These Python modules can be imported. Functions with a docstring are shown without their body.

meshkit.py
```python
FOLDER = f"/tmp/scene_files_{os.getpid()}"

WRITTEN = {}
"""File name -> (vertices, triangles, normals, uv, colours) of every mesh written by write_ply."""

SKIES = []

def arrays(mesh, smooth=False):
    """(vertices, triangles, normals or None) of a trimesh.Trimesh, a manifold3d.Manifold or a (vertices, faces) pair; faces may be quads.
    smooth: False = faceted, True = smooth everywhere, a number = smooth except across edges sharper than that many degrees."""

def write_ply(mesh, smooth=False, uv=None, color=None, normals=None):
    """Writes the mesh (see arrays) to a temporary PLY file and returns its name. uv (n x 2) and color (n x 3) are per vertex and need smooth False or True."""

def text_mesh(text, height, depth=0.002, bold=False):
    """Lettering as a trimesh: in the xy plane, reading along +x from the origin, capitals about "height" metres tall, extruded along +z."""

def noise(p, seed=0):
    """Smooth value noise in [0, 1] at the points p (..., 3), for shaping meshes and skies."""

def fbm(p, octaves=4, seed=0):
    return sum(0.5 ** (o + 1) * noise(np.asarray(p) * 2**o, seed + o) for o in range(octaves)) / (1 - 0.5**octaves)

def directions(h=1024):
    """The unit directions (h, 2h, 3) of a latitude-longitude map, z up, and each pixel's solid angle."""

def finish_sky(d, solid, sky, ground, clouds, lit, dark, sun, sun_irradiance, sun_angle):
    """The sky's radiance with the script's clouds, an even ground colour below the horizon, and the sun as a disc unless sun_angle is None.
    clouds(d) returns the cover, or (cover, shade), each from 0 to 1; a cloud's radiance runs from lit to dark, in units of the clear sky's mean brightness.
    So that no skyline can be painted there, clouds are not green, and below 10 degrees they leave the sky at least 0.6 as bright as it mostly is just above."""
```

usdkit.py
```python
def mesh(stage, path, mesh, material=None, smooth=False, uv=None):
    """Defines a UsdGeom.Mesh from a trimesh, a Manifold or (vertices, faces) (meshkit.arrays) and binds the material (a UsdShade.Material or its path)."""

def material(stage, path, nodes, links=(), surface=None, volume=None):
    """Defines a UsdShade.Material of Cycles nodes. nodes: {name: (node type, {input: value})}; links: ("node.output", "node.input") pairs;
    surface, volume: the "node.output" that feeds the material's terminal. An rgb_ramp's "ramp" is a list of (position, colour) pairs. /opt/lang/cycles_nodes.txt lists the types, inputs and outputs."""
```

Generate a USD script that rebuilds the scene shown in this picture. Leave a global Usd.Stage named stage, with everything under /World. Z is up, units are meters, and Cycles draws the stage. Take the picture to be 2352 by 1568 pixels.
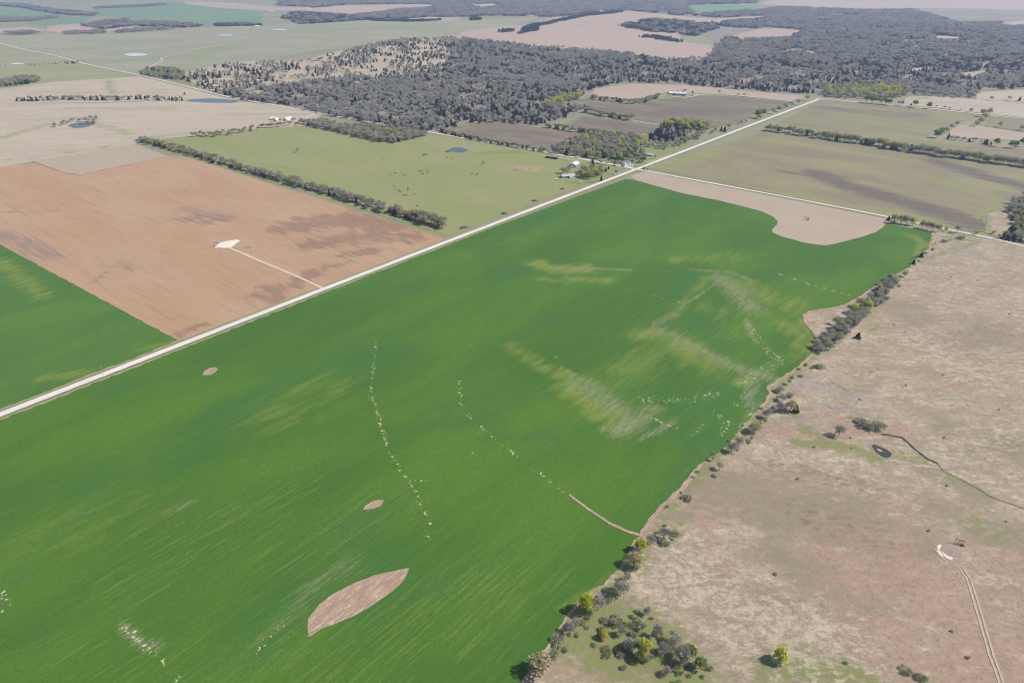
import math, numpy as np, trimesh, manifold3d, shapely, usdkit
from shapely.geometry import Polygon, LineString, Point
from scipy.spatial import Delaunay, cKDTree
from pxr import Usd, UsdGeom, UsdLux, UsdShade, Sdf, Gf, Vt

stage = Usd.Stage.CreateInMemory()
UsdGeom.SetStageUpAxis(stage, 'Z')
UsdGeom.SetStageMetersPerUnit(stage, 1.0)
UsdGeom.Xform.Define(stage, '/World')
UsdGeom.Scope.Define(stage, '/World/Looks')

# ---------------------------------------------------------------- camera, sky, sun, exposure
CAM_H, PITCH, FPX, IW, IH = 286.0, math.radians(28.8), 1600.0, 2352.0, 1568.0
SUN_EL, SUN_DIR = math.radians(46), (1.0, -0.05)
cam = UsdGeom.Camera.Define(stage, '/World/camera')
cam.AddTranslateOp().Set((0, 0, CAM_H))
cam.AddRotateXOp().Set(90 - math.degrees(PITCH))
cam.CreateHorizontalApertureAttr(36.0)
cam.CreateVerticalApertureAttr(24.0)
cam.CreateFocalLengthAttr(36.0 * FPX / IW)
cam.CreateClippingRangeAttr((1.0, 60000.0))
cam.CreateExposureAttr(0.55)
sd = np.array([SUN_DIR[0], SUN_DIR[1], 0.0]); sd /= np.linalg.norm(sd)
sd = np.array([sd[0] * math.cos(SUN_EL), sd[1] * math.cos(SUN_EL), math.sin(SUN_EL)])
skym = usdkit.material(stage, '/World/Looks/sky', {
    's': ('sky_texture', {'sky_type': 'single_scattering', 'sun_disc': False, 'sun_elevation': SUN_EL,
                          'sun_rotation': math.atan2(sd[0], sd[1]), 'aerosol_density': 1.0}),
    'b': ('background_shader', {'strength': 0.10})}, [('s.color', 'b.color')], surface='b.background')
dome = UsdLux.DomeLight.Define(stage, '/World/sky')
UsdShade.MaterialBindingAPI.Apply(dome.GetPrim()).Bind(skym)
dome.GetPrim().SetCustomDataByKey('kind', 'structure')
sun = UsdLux.DistantLight.Define(stage, '/World/sun')
sun.CreateNormalizeAttr(True); sun.CreateIntensityAttr(1.15); sun.CreateAngleAttr(0.5); sun.CreateColorAttr((1.0, 0.955, 0.88))
sun.AddRotateZOp().Set(math.degrees(math.atan2(sd[1], sd[0])) + 90)   # the light shines along its own -z
sun.AddRotateXOp().Set(90 - math.degrees(SUN_EL))
HAZE = 5.8e-5

# ---------------------------------------------------------------- terrain
def smooth(a, b, x):
    t = np.clip((x - a) / (b - a), 0, 1)
    return t * t * (3 - 2 * t)

HILLS = [(-330, 2650, 17, 620), (900, 2500, 9, 520), (1900, 3300, 14, 700), (700, 4300, 12, 700), (-1600, 2300, 7, 500), (2600, 2500, 10, 600)]
def H(x, y):
    x, y = np.asarray(x, float), np.asarray(y, float)
    r = smooth(1150, 2100, y + 0.25 * np.abs(x)) * (1 - smooth(7000, 9500, np.hypot(x, y)))
    h = 3.2 * np.sin(x / 171 + 1.3 + 0.8 * np.sin(y / 290)) * np.sin(y / 213 + 0.4) + 3.5 * np.sin(x / 390 - y / 520 + 2.1)
    for cx, cy, a, s in HILLS:
        h = h + a * np.exp(-((x - cx) ** 2 + (y - cy) ** 2) / (2 * s * s))
    return r * h

cp, sp = math.cos(PITCH), math.sin(PITCH)
def at(px, py):
    """Points on the terrain under points of the picture, as seen from where the photographer stood."""
    px, py = np.atleast_1d(np.asarray(px, float)), np.atleast_1d(np.asarray(py, float))
    u, v = px - IW / 2, py - IH / 2
    D = np.maximum(FPX * sp + v * cp, 40.0); Y = FPX * cp - v * sp
    t = CAM_H / D
    for _ in range(40):
        z = H(u * t, Y * t)
        t = t + 0.5 * ((CAM_H - z) / D - t)
    return np.stack([u * t, Y * t], 1)

def P(pts):
    a = np.asarray(pts, float)
    return at(a[:, 0], a[:, 1])

def to_px(xy, z=None):
    xy = np.asarray(xy, float); z = H(xy[:, 0], xy[:, 1]) if z is None else z
    dz = z - CAM_H
    d = xy[:, 1] * cp - dz * sp; up = xy[:, 1] * sp + dz * cp
    d = np.maximum(d, 1e-3)
    return np.stack([IW / 2 + FPX * xy[:, 0] / d, IH / 2 - FPX * up / d], 1), d

# ---------------------------------------------------------------- naming helpers
used = {}
def numbered(name, parent='/World'):
    k = (str(parent), name); n = used.get(k, 0); used[k] = n + 1
    return f'{parent}/{name}' + (f'_{n:03d}' if n else '')

def tag(prim, label=None, cat=None, group=None, kind=None):
    p = prim.GetPrim() if hasattr(prim, 'GetPrim') else prim
    for k, v in (('label', label), ('category', cat), ('group', group), ('kind', kind)):
        if v: p.SetCustomDataByKey(k, v)
    return p

def put(name, mesh, mat, parent='/World', smooth=False, primvars=None):
    path = numbered(name, parent if isinstance(parent, str) else str(parent.GetPath()))
    m = usdkit.mesh(stage, path, mesh, mat, smooth=smooth)
    for k, v in (primvars or {}).items():
        UsdGeom.PrimvarsAPI(m).CreatePrimvar(k, Sdf.ValueTypeNames.FloatArray, 'vertex').Set(Vt.FloatArray.FromNumpy(np.asarray(v, np.float32)))
    return m

def thing(name, label, cat, xy, rotz=0.0, group=None, scale=1.0, z=None, dz=0.0):
    x = UsdGeom.Xform.Define(stage, numbered(name))
    zz = float(H(xy[0], xy[1])) if z is None else z
    x.AddTranslateOp().Set((float(xy[0]), float(xy[1]), zz + dz)); x.AddRotateZOp().Set(math.degrees(rotz))
    s = (scale,) * 3 if np.isscalar(scale) else scale
    x.AddScaleOp().Set(tuple(float(q) for q in s))
    tag(x, label, cat, group)
    return x

# ---------------------------------------------------------------- ground materials
class Graph:
    def __init__(self, angle=0.0):
        self.n = {'geo': ('geometry', {}), 'rot': ('mapping', {'rotation': (0, 0, -angle)})}
        self.l = [('geo.position', 'rot.vector')]
        self.k = 0
    def id(self, s):
        self.k += 1; return f'{s}{self.k}'
    def noise(self, sx, sy, detail=3.0, rough=0.55, dist=0.0, off=0.0, ntype=None):
        a, b = self.id('m'), self.id('n')
        self.n[a] = ('mapping', {'scale': (1 / sx, 1 / sy, 0.0), 'location': (off, off * 1.7, off * .3)})
        self.n[b] = ('noise_texture', {'scale': 1.0, 'detail': detail, 'roughness': rough, 'distortion': dist})
        self.l += [('rot.vector', f'{a}.vector'), (f'{a}.vector', f'{b}.vector')]
        return f'{b}.fac'
    def wave(self, spacing, dist=0.0):
        a, b = self.id('m'), self.id('w')
        self.n[a] = ('mapping', {'scale': (0.004, 1.0 / spacing, 0.0)})
        self.n[b] = ('wave_texture', {'scale': .31416, 'bands_direction': 'y', 'distortion': dist, 'detail': 2.0, 'detail_scale': 0.6})
        self.l += [('rot.vector', f'{a}.vector'), (f'{a}.vector', f'{b}.vector')]
        return f'{b}.fac'
    def rng(self, src, lo, hi, a=0.0, b=1.0):
        r = self.id('r')
        self.n[r] = ('map_range', {'range_type': 'smoothstep', 'from_min': lo, 'from_max': hi, 'to_min': a, 'to_max': b, 'clamp': True})
        self.l.append((src, f'{r}.value'))
        return f'{r}.result'
    def math(self, op, x, y):
        m = self.id('k'); d = {'math_type': op}
        for i, q in ((1, x), (2, y)):
            if isinstance(q, str): self.l.append((q, f'{m}.value{i}'))
            else: d[f'value{i}'] = float(q)
        self.n[m] = ('math', d)
        return f'{m}.value'
    def mix(self, a, b, fac, blend='mix'):
        m = self.id('c'); d = {'blend_type': blend}
        for i, q in (('a', a), ('b', b)):
            if isinstance(q, str): self.l.append((q, f'{m}.{i}'))
            else: d[i] = q
        if isinstance(fac, str): self.l.append((fac, f'{m}.fac'))
        else: d['fac'] = float(fac)
        self.n[m] = ('mix_color', d)
        return f'{m}.result'
    def attr(self, name):
        a = self.id('a'); self.n[a] = ('attribute', {'attribute': name}); return f'{a}.fac'
    def done(self, name, col, bump=None, bdist=0.3, rough=0.9, spec=0.15):
        self.n['p'] = ('principled_bsdf', {'roughness': rough, 'specular_ior_level': spec})
        if isinstance(col, str): self.l.append((col, 'p.base_color'))
        else: self.n['p'][1]['base_color'] = col
        if bump:
            self.n['bp'] = ('bump', {'strength': 1.0, 'distance': bdist})
            self.l += [(bump, 'bp.height'), ('bp.normal', 'p.normal')]
        return usdkit.material(stage, f'/World/Looks/{name}', self.n, self.l, surface='p.BSDF')

def ground(name, base, blot, blot_m=(160, 90), streak=None, fine=None, angle=0.0, masks=(), rows=None, bump=0.25, tuft=None, blot2=None):
    """base colour; blot: second colour in large patches; streak: (colour, length, width, amount); fine: (colour, size, amount);
    masks: (primvar, colour, noise sizes, soft edge from, to, raggedness, amount); rows: (colour, spacing, amount, patchy size)."""
    g = Graph(angle)
    c = g.mix(base, blot, g.rng(g.noise(*blot_m, detail=4, dist=0.4), .36, .66))
    if blot2: c = g.mix(c, blot2[0], g.math('multiply', g.rng(g.noise(blot2[1], blot2[2], detail=4, off=5.1, dist=.5), .48, .72), blot2[3]))
    if rows:
        w = g.math('multiply', g.rng(g.wave(rows[1], 1.2), .3, .8), g.rng(g.noise(rows[3], rows[3] * .5, detail=3, off=9.0), .42, .62))
        c = g.mix(c, rows[0], g.math('multiply', w, rows[2]))
    if streak: c = g.mix(c, streak[0], g.math('multiply', g.rng(g.noise(streak[1], streak[2], detail=4, rough=.65, off=2.2), .46, .74), streak[3]))
    for pv, col, ns, lo, hi, rag, amt in masks:
        a = g.attr(pv)
        m = g.math('add', a, g.math('multiply', g.math('subtract', g.rng(g.noise(ns[0], ns[1], detail=5, rough=.62, off=3.3 + len(pv)), .3, .7), .5), rag))
        c = g.mix(c, col, g.math('multiply', g.math('multiply', g.rng(m, lo, hi), g.rng(a, .04, .3)), amt))
    if fine: c = g.mix(c, fine[0], g.math('multiply', g.rng(g.noise(fine[1], fine[1], detail=4, rough=.7, off=7.7), .42, .68), fine[2]))
    b = None
    if tuft:
        t = g.noise(tuft[1], tuft[1], detail=5, rough=.72, off=1.1)
        c = g.mix(c, tuft[0], g.math('multiply', g.rng(t, .50, .70), tuft[2]))
        b = t
    elif bump:
        b = g.noise(1.6, 1.0, detail=3, off=4.0)
    return g.done(name, c, b, bdist=bump)

# row directions on the ground
MAIN = P([(0, 955), (1460, 390)])
A_MAIN = math.atan2(*(MAIN[1] - MAIN[0])[::-1])
CROSS = P([(1470, 392), (2040, 500)])
A_CROSS = math.atan2(*(CROSS[1] - CROSS[0])[::-1])

G_MAIN, G_MAIN2 = (.040, .098, .010), (.060, .126, .011)
G_YEL, G_BARE, G_DOT, G_DARK = (.165, .190, .034), (.215, .200, .120), (.43, .37, .265), (.044, .110, .030)
SOIL, TAN = (.30, .205, .135), (.285, .225, .17)
M = {}
M['main'] = ground('green_crop', G_MAIN, G_MAIN2, (190, 80), streak=((.075, .132, .022), 60, 2.6, .38), fine=((.034, .086, .014), 1.8, .5), angle=A_MAIN,
    blot2=((.033, .096, .022), 110, 60, .75),
    masks=[('yellow', G_YEL, (34, 7), .0, 1.15, .65, .8), ('streaky', (.098, .146, .026), (30, 1.7), .55, 1.05, 1.2, .62), ('bare', G_BARE, (16, 1.3), .0, 1.25, .9, .72), ('dots', G_DOT, (2.1, 1.9), .725, .85, 1.05, .95), ('tan', (.26, .20, .135), (3, 2), .4, .7, .6, .9)], bump=.12)
M['crop_left'] = ground('green_crop_left', (.048, .110, .018), (.064, .126, .018), (150, 60), streak=((.088, .140, .026), 50, 2.4, .45), fine=((.038, .092, .016), 2.2, .45), angle=A_MAIN,
    masks=[('yellow', G_YEL, (34, 4), .2, 1.05, .8, .7), ('dots', G_DOT, (2.2, 1.5), .74, .86, 1.0, .8)], bump=.12)
M['brown'] = ground('ploughed_soil', (.300, .188, .112), (.315, .212, .134), (170, 60), streak=((.225, .140, .086), 60, 3.0, .7), fine=((.26, .165, .10), 4, .35), angle=A_CROSS,
    blot2=((.320, .185, .105), 120, 50, .7),
    masks=[('damp', (.165, .106, .072), (24, 8), .05, .85, 1.0, .75), ('grey', (.175, .130, .108), (40, 2.4), .3, 1.0, 1.0, .8)], bump=.2)
M['stubble'] = ground('pale_stubble', (.300, .238, .182), (.285, .222, .165), (90, 60), streak=((.255, .205, .152), 40, 2, .4), fine=((.26, .205, .15), 1.6, .4), angle=A_CROSS, bump=.15)
M['pasture'] = ground('green_pasture', (.180, .190, .072), (.205, .196, .092), (160, 70), streak=((.155, .180, .066), 70, 12, .6), fine=((.15, .165, .062), 3, .4), angle=A_CROSS,
    masks=[('dark', (.095, .115, .05), (10, 4), .2, .9, .6, .7), ('dirt', (.29, .215, .135), (7, 4), .3, .7, .8, .8)], bump=.2)
M['dry'] = ground('dry_pasture', (.350, .285, .218), (.315, .265, .195), (220, 60), streak=((.225, .200, .140), 110, 12, .65), fine=((.26, .215, .16), 4, .5), blot2=((.30, .255, .20), 70, 22, .7),
    masks=[('dark', (.165, .185, .085), (40, 9), .2, .9, .7, .75), ('grey', (.21, .18, .14), (60, 8), .25, .95, .9, .7)], bump=.25)
M['prairie'] = ground('far_prairie', (.235, .218, .150), (.195, .200, .118), (420, 150), streak=((.22, .19, .145), 200, 30, .5), fine=((.17, .165, .105), 12, .3), bump=.2,
    masks=[('green', (.165, .195, .085), (150, 40), .2, .9, .7, .7)])
M['rough'] = ground('left_pasture', (.190, .198, .098), (.235, .212, .135), (200, 60), streak=((.165, .185, .082), 120, 14, .5), fine=((.16, .165, .085), 5, .3), bump=.2)
M['pink'] = ground('pink_prairie', (.310, .232, .182), (.290, .225, .170), (300, 90), streak=((.265, .195, .155), 140, 18, .5), fine=((.24, .18, .14), 6, .35), bump=.2)
M['till'] = ground('tilled_field', (.170, .145, .090), (.132, .102, .080), (150, 50), streak=((.110, .086, .070), 110, 4, .6), fine=((.135, .110, .076), 3, .35), angle=A_CROSS, rows=((.105, .082, .068), 10, .45, 120), bump=.2,
    masks=[('dark', (.112, .092, .076), (70, 6), .15, .95, .8, .8), ('green', (.175, .185, .075), (50, 8), .2, .9, .7, .8)])
M['olive'] = ground('olive_field', (.200, .182, .092), (.176, .152, .092), (160, 50), streak=((.215, .190, .120), 110, 5, .5), fine=((.155, .140, .074), 3, .35), angle=A_CROSS, rows=((.118, .094, .070), 10, .6, 130), bump=.2,
    masks=[('dark', (.102, .080, .070), (90, 5), .05, .8, .8, .95), ('green', (.190, .198, .062), (60, 9), .15, .95, .7, .8)])
M['range'] = ground('dry_rangeland', (.302, .241, .174), (.222, .184, .122), (26, 15), streak=((.415, .345, .262), 9, 4.2, .8), fine=((.190, .142, .100), 3.2, .75), tuft=((.140, .108, .074), 1.15, .85), bump=.2,
    blot2=((.268, .172, .124), 44, 26, .65),
    masks=[('olive', (.185, .155, .102), (22, 14), .0, 1.0, .8, .8), ('red', (.275, .172, .125), (14, 9), .15, .95, .9, .7), ('grass', (.135, .165, .046), (6, 4), .05, .85, .9, .9), ('ash', (.225, .200, .180), (12, 7), .2, .95, .9, .7), ('mud', (.115, .092, .066), (6, 4), .3, .9, .8, .8), ('straw', (.38, .32, .235), (5, 3), .3, 1.0, 1.1, .75)])
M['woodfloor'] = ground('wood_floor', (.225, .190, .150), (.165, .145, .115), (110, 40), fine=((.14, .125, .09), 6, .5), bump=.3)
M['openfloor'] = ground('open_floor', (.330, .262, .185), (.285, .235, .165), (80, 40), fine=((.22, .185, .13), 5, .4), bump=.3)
M['farfield'] = ground('far_green', (.110, .172, .092), (.130, .180, .098), (400, 100), streak=((.15, .20, .11), 200, 25, .3), bump=.1)
M['gravel'] = ground('gravel', (.49, .465, .41), (.43, .405, .35), (30, 9), streak=((.48, .44, .36), 40, .9, .4), fine=((.52, .48, .41), .8, .35), bump=.04, angle=A_MAIN)
M['gravelx'] = ground('gravel_cross', (.47, .445, .38), (.41, .385, .32), (30, 9), streak=((.46, .42, .33), 40, .9, .4), fine=((.5, .46, .38), .8, .35), bump=.04, angle=A_CROSS)
M['track'] = ground('dirt_track', (.46, .38, .27), (.42, .34, .24), (20, 8), fine=((.36, .29, .2), 1.2, .4), bump=.05)
M['verge'] = ground('grass_verge', (.215, .200, .120), (.180, .180, .095), (24, 5), streak=((.150, .140, .098), 30, .9, .6), fine=((.28, .25, .17), 1.2, .4), angle=A_MAIN, bump=.2)
M['rut'] = ground('worn_rut', (.355, .285, .205), (.32, .265, .18), (8, 3), fine=((.29, .23, .155), .9, .5), bump=.06)
M['bank'] = ground('muddy_bank', (.250, .205, .145), (.19, .175, .105), (7, 5), fine=((.15, .125, .085), 1.2, .5), bump=.1)
M['ditch'] = ground('weedy_ditch', (.105, .098, .062), (.130, .140, .052), (9, 4), fine=((.07, .062, .045), 1.2, .6), bump=.3)
M['soil'] = ground('bare_soil', (.320, .215, .150), (.245, .175, .125), (9, 4), streak=((.47, .38, .29), 8, 1.3, .8), fine=((.205, .140, .10), .9, .6), tuft=((.17, .13, .09), .7, .6), bump=.3, angle=A_MAIN)
M['dirtpad'] = ground('gravel_pad', (.60, .55, .47), (.50, .44, .35), (8, 5), fine=((.40, .34, .26), 1.2, .5), bump=.06)
M['base'] = ground('country', (.215, .200, .130), (.170, .170, .095), (500, 200), fine=((.14, .135, .085), 20, .4), bump=.2)
M['lawn'] = ground('farm_grass', (.150, .185, .058), (.195, .190, .092), (22, 14), fine=((.11, .135, .05), 2.5, .5), bump=.2, masks=[('dirt', (.31, .245, .165), (5, 4), .3, .7, .8, .85)])

def simple(name, col, rough=.6, metallic=0.0, var=.12, scale=3.0, spec=.3):
    g = Graph(); t = g.noise(1 / scale, 1 / scale, detail=3)
    c = g.mix(col, tuple(q * (1 - var) for q in col), g.rng(t, .35, .65))
    m = g.done(name, c, rough=rough, spec=spec)
    return m
M['white_metal'] = simple('white_metal', (.60, .61, .63), .5)
M['grey_metal'] = simple('grey_metal', (.46, .46, .47), .5)
M['grey_roof'] = simple('grey_roof', (.36, .33, .31), .85)
M['blue_wall'] = simple('blue_wall', (.16, .22, .36), .55)
M['white_wall'] = simple('white_wall', (.72, .71, .68), .7)
M['green_wall'] = simple('green_wall', (.20, .26, .22), .6)
M['dark_wall'] = simple('dark_wall', (.10, .08, .07), .8)
M['glass'] = simple('dark_glass', (.03, .04, .05), .1, spec=.6)
M['cow'] = simple('cow_hide', (.016, .014, .013), .7)
M['machine'] = simple('machine_paint', (.045, .05, .05), .5)
M['steel'] = simple('pipe_steel', (.28, .27, .25), .4)
M['pole'] = simple('weathered_pole', (.30, .26, .21), .8)
M['cream'] = simple('cream_paint', (.72, .66, .42), .6)
M['brush'] = simple('dead_brush', (.17, .125, .10), .9, var=.4)
M['earth'] = simple('earth_heap', (.30, .195, .13), .95, var=.3, scale=.4)
M['bark'] = simple('bark', (.13, .105, .085), .9)
g = Graph(); wn = g.noise(3.5, 1.2, detail=3)
g.n['p'] = ('principled_bsdf', {'base_color': (.035, .055, .075), 'roughness': .08, 'ior': 1.33})
g.n['bp'] = ('bump', {'strength': .25, 'distance': .05}); g.l += [(wn, 'bp.height'), ('bp.normal', 'p.normal')]
M['water'] = usdkit.material(stage, '/World/Looks/water', g.n, g.l, surface='p.BSDF')
g = Graph(); wn = g.noise(3, 1.5)
g.n['p'] = ('principled_bsdf', {'base_color': (.05, .045, .038), 'roughness': .15, 'ior': 1.33})
M['mudwater'] = usdkit.material(stage, '/World/Looks/mud_water', g.n, g.l, surface='p.BSDF')
M['paleswater'] = simple('silty_water', (.42, .42, .40), .25)

def leaf(name, c0, c1, trans=.3, spread=.35):
    n = {'o': ('object_info', {}), 'g': ('geometry', {}),
         'c': ('mix_color', {'blend_type': 'mix', 'a': c0, 'b': c1}),
         'r': ('map_range', {'from_min': 0., 'from_max': 1., 'to_min': 1 - spread, 'to_max': 1 + spread * .6}),
         'm': ('mix_color', {'blend_type': 'multiply', 'fac': 1.0, 'use_clamp': False}),
         'k': ('mix_color', {'blend_type': 'multiply', 'fac': 1.0, 'b': (trans, trans, trans * .9)}),
         'd': ('diffuse_bsdf', {}), 't': ('translucent_bsdf', {}), 'x': ('add_closure', {})}
    l = [('o.random', 'c.fac'), ('c.result', 'm.a'), ('g.random_per_island', 'r.value'), ('r.result', 'm.b'),
         ('m.result', 'd.color'), ('m.result', 'k.a'), ('k.result', 't.color'), ('d.BSDF', 'x.closure1'), ('t.BSDF', 'x.closure2')]
    return usdkit.material(stage, f'/World/Looks/{name}', n, l, surface='x.closure')
M['twigs'] = leaf('twigs', (.300, .284, .252), (.392, .368, .318), .6, .4)
M['bud'] = leaf('budding_leaves', (.290, .290, .112), (.335, .318, .160), .7, .4)
M['yellowleaf'] = leaf('yellow_leaves', (.37, .38, .045), (.41, .40, .08), .75, .3)
M['tanleaf'] = leaf('tan_buds', (.34, .30, .165), (.36, .325, .19), .65, .3)
M['greenleaf'] = leaf('green_leaves', (.150, .215, .060), (.19, .24, .075), .7, .4)
M['cedar'] = leaf('cedar_needles', (.056, .078, .048), (.098, .114, .072), .4, .45)
M['shrubleaf'] = leaf('shrub_twigs', (.290, .275, .200), (.250, .285, .120), .7, .35)
M['fartwigs'] = leaf('far_twigs', (.262, .248, .228), (.345, .325, .28), .6, .4)
M['grassblade'] = leaf('grass_blades', (.34, .28, .205), (.31, .27, .165), .8, .3)

# ---------------------------------------------------------------- draped sheets
def densify(poly, s):
    return shapely.segmentize(poly, s)

def drape_mesh(poly, s, level, jitter=0.0, seed=1):
    poly = densify(poly, s)
    if jitter:
        def jit(ring):
            a = np.array(ring.coords)[:-1]
            k = 2 * math.pi / 23.0
            d = jitter * np.stack([np.sin(a[:, 0] * k + seed) * np.sin(a[:, 1] * k * 1.3) + .6 * np.sin(a[:, 1] * k * 3.1 + a[:, 0]), np.cos(a[:, 1] * k * .9 + seed) * np.sin(a[:, 0] * k * 1.7) + .6 * np.sin(a[:, 0] * k * 2.7)], 1)
            return a + d
        poly = Polygon(jit(poly.exterior), [jit(r) for r in poly.interiors]).buffer(0)
        if poly.geom_type != 'Polygon': poly = max(poly.geoms, key=lambda q: q.area)
    b = np.vstack([np.array(r.coords)[:-1] for r in [poly.exterior, *poly.interiors]])
    x0, y0, x1, y1 = poly.bounds
    gx, gy = np.meshgrid(np.arange(x0 + s * .5, x1, s), np.arange(y0 + s * .5, y1, s * .9))
    gx = gx + (np.arange(gx.shape[0])[:, None] % 2) * s * .5
    gp = np.stack([gx.ravel(), gy.ravel()], 1)
    inner = poly.buffer(-s * .45)
    if len(gp) and not inner.is_empty:
        gp = gp[shapely.contains_xy(inner, gp[:, 0], gp[:, 1])]
    else: gp = gp[:0]
    v = np.vstack([b, gp])
    v = v + 1e-4 * np.sin(v[:, ::-1] * 13.7)
    f = Delaunay(v).simplices
    c = v[f].mean(1)
    f = f[shapely.contains_xy(poly, c[:, 0], c[:, 1])]
    a, bb, cc = v[f[:, 0]], v[f[:, 1]], v[f[:, 2]]
    area = (bb[:, 0] - a[:, 0]) * (cc[:, 1] - a[:, 1]) - (bb[:, 1] - a[:, 1]) * (cc[:, 0] - a[:, 0])
    f = np.where((area < 0)[:, None], f[:, ::-1], f)[np.abs(area) > 1e-3]
    return np.column_stack([v, H(v[:, 0], v[:, 1]) + level]), f

def paint(v, strokes):
    """How strongly each vertex lies within strokes (picture points, radius in metres, strength)."""
    out = np.zeros(len(v))
    q = shapely.points(v[:, 0], v[:, 1])
    for pts, r, s in strokes:
        w = P(pts)
        g = LineString(w) if len(w) > 1 else Point(w[0])
        out = np.maximum(out, s * np.exp(-(shapely.distance(g, q) / r) ** 2))
    return out

def rough_edge(poly, r):
    return poly.buffer(r, join_style='round').buffer(-r)

def field(name, label, mat, pts, level, s=12.0, jitter=0.8, masks=None, world=False, holes=None, cat='field', round_=0, kind='structure'):
    poly = Polygon(pts if world else P(pts)).buffer(0)
    if poly.geom_type != 'Polygon': poly = max(poly.geoms, key=lambda q: q.area)
    if round_: poly = poly.buffer(-round_).buffer(2 * round_).buffer(-round_)
    for h in holes or []: poly = poly.difference(h)
    v, f = drape_mesh(poly, s, level, jitter)
    pv = {k: paint(v, st) for k, st in (masks or {}).items()}
    m = put(name, (v, f), M[mat], primvars=pv, smooth=True)
    tag(m, label, cat, kind=kind)
    return poly

def ribbon(name, label, mat, pts, width, level, s=6.0, jitter=.15, world=False, cat='road', kind='structure'):
    line = LineString(pts if world else P(pts))
    poly = line.buffer(width / 2, cap_style='flat', join_style='round')
    return field(name, label, mat, np.array(poly.exterior.coords), level, s, jitter, world=True, cat=cat, kind=kind)

# base ground to the horizon
def axis(lo, hi, s, far):
    mid = np.arange(lo, hi + 1, s); a = [hi]
    while a[-1] < far: a.append(a[-1] + max(s, (a[-1] - hi) * .35 + s))
    b = [lo]
    while b[-1] > -far: b.append(b[-1] - max(s, (lo - b[-1]) * .35 + s))
    return np.concatenate([b[:0:-1], mid, a[1:]])
gx, gy = axis(-5200, 5200, 34, 16000), axis(-300, 7400, 34, 16000)
X, Y = np.meshgrid(gx, gy)
V = np.stack([X.ravel(), Y.ravel(), H(X, Y).ravel()], 1)
nx = len(gx); i = (np.arange(len(gy) - 1)[:, None] * nx + np.arange(nx - 1)[None]).ravel()
F = np.vstack([np.stack([i, i + 1, i + nx + 1], 1), np.stack([i, i + nx + 1, i + nx], 1)])
tag(put('ground', (V, F), M['base'], smooth=True), 'open countryside under and beyond the fields', 'ground', kind='structure')

# ---------------------------------------------------------------- far fields
field('prairie', 'broad pale green-grey prairie beyond the gravel road at upper left', 'prairie',
      [(-260, 92), (0, 85), (110, 78), (190, 81), (395, 70), (520, 63), (600, 58), (850, 47), (1010, 47), (1240, 40), (1180, 60), (1060, 74), (1040, 86), (920, 92), (800, 108), (690, 122), (610, 138), (480, 154), (330, 172), (315, 172), (20, 104), (-260, 50)], .2, 30, 2,
      masks={'green': [([(250, 140), (420, 130), (520, 110)], 90, .8), ([(700, 70), (1000, 60)], 140, .8), ([(360, 160), (440, 150)], 50, .8)]})
field('pasture_field', 'grey-green grazing land left of the far gravel road', 'rough', [(-300, 60), (20, 105), (315, 174), (250, 181), (130, 188), (0, 206), (-300, 235)], .2, 28, 1.5)
field('dry_grassland', 'pale dry grass strip below the left tree clump', 'dry', [(-300, 235), (0, 206), (130, 188), (250, 181), (318, 175), (420, 200), (540, 231), (400, 229), (250, 236), (0, 240), (-300, 262)], .35, 24, 1.5,
      masks={'dark': [([(250, 185), (262, 215)], 14, .9), ([(150, 190), (20, 205)], 8, .6)], 'grey': [([(80, 215), (400, 215)], 20, .6)]})
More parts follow.
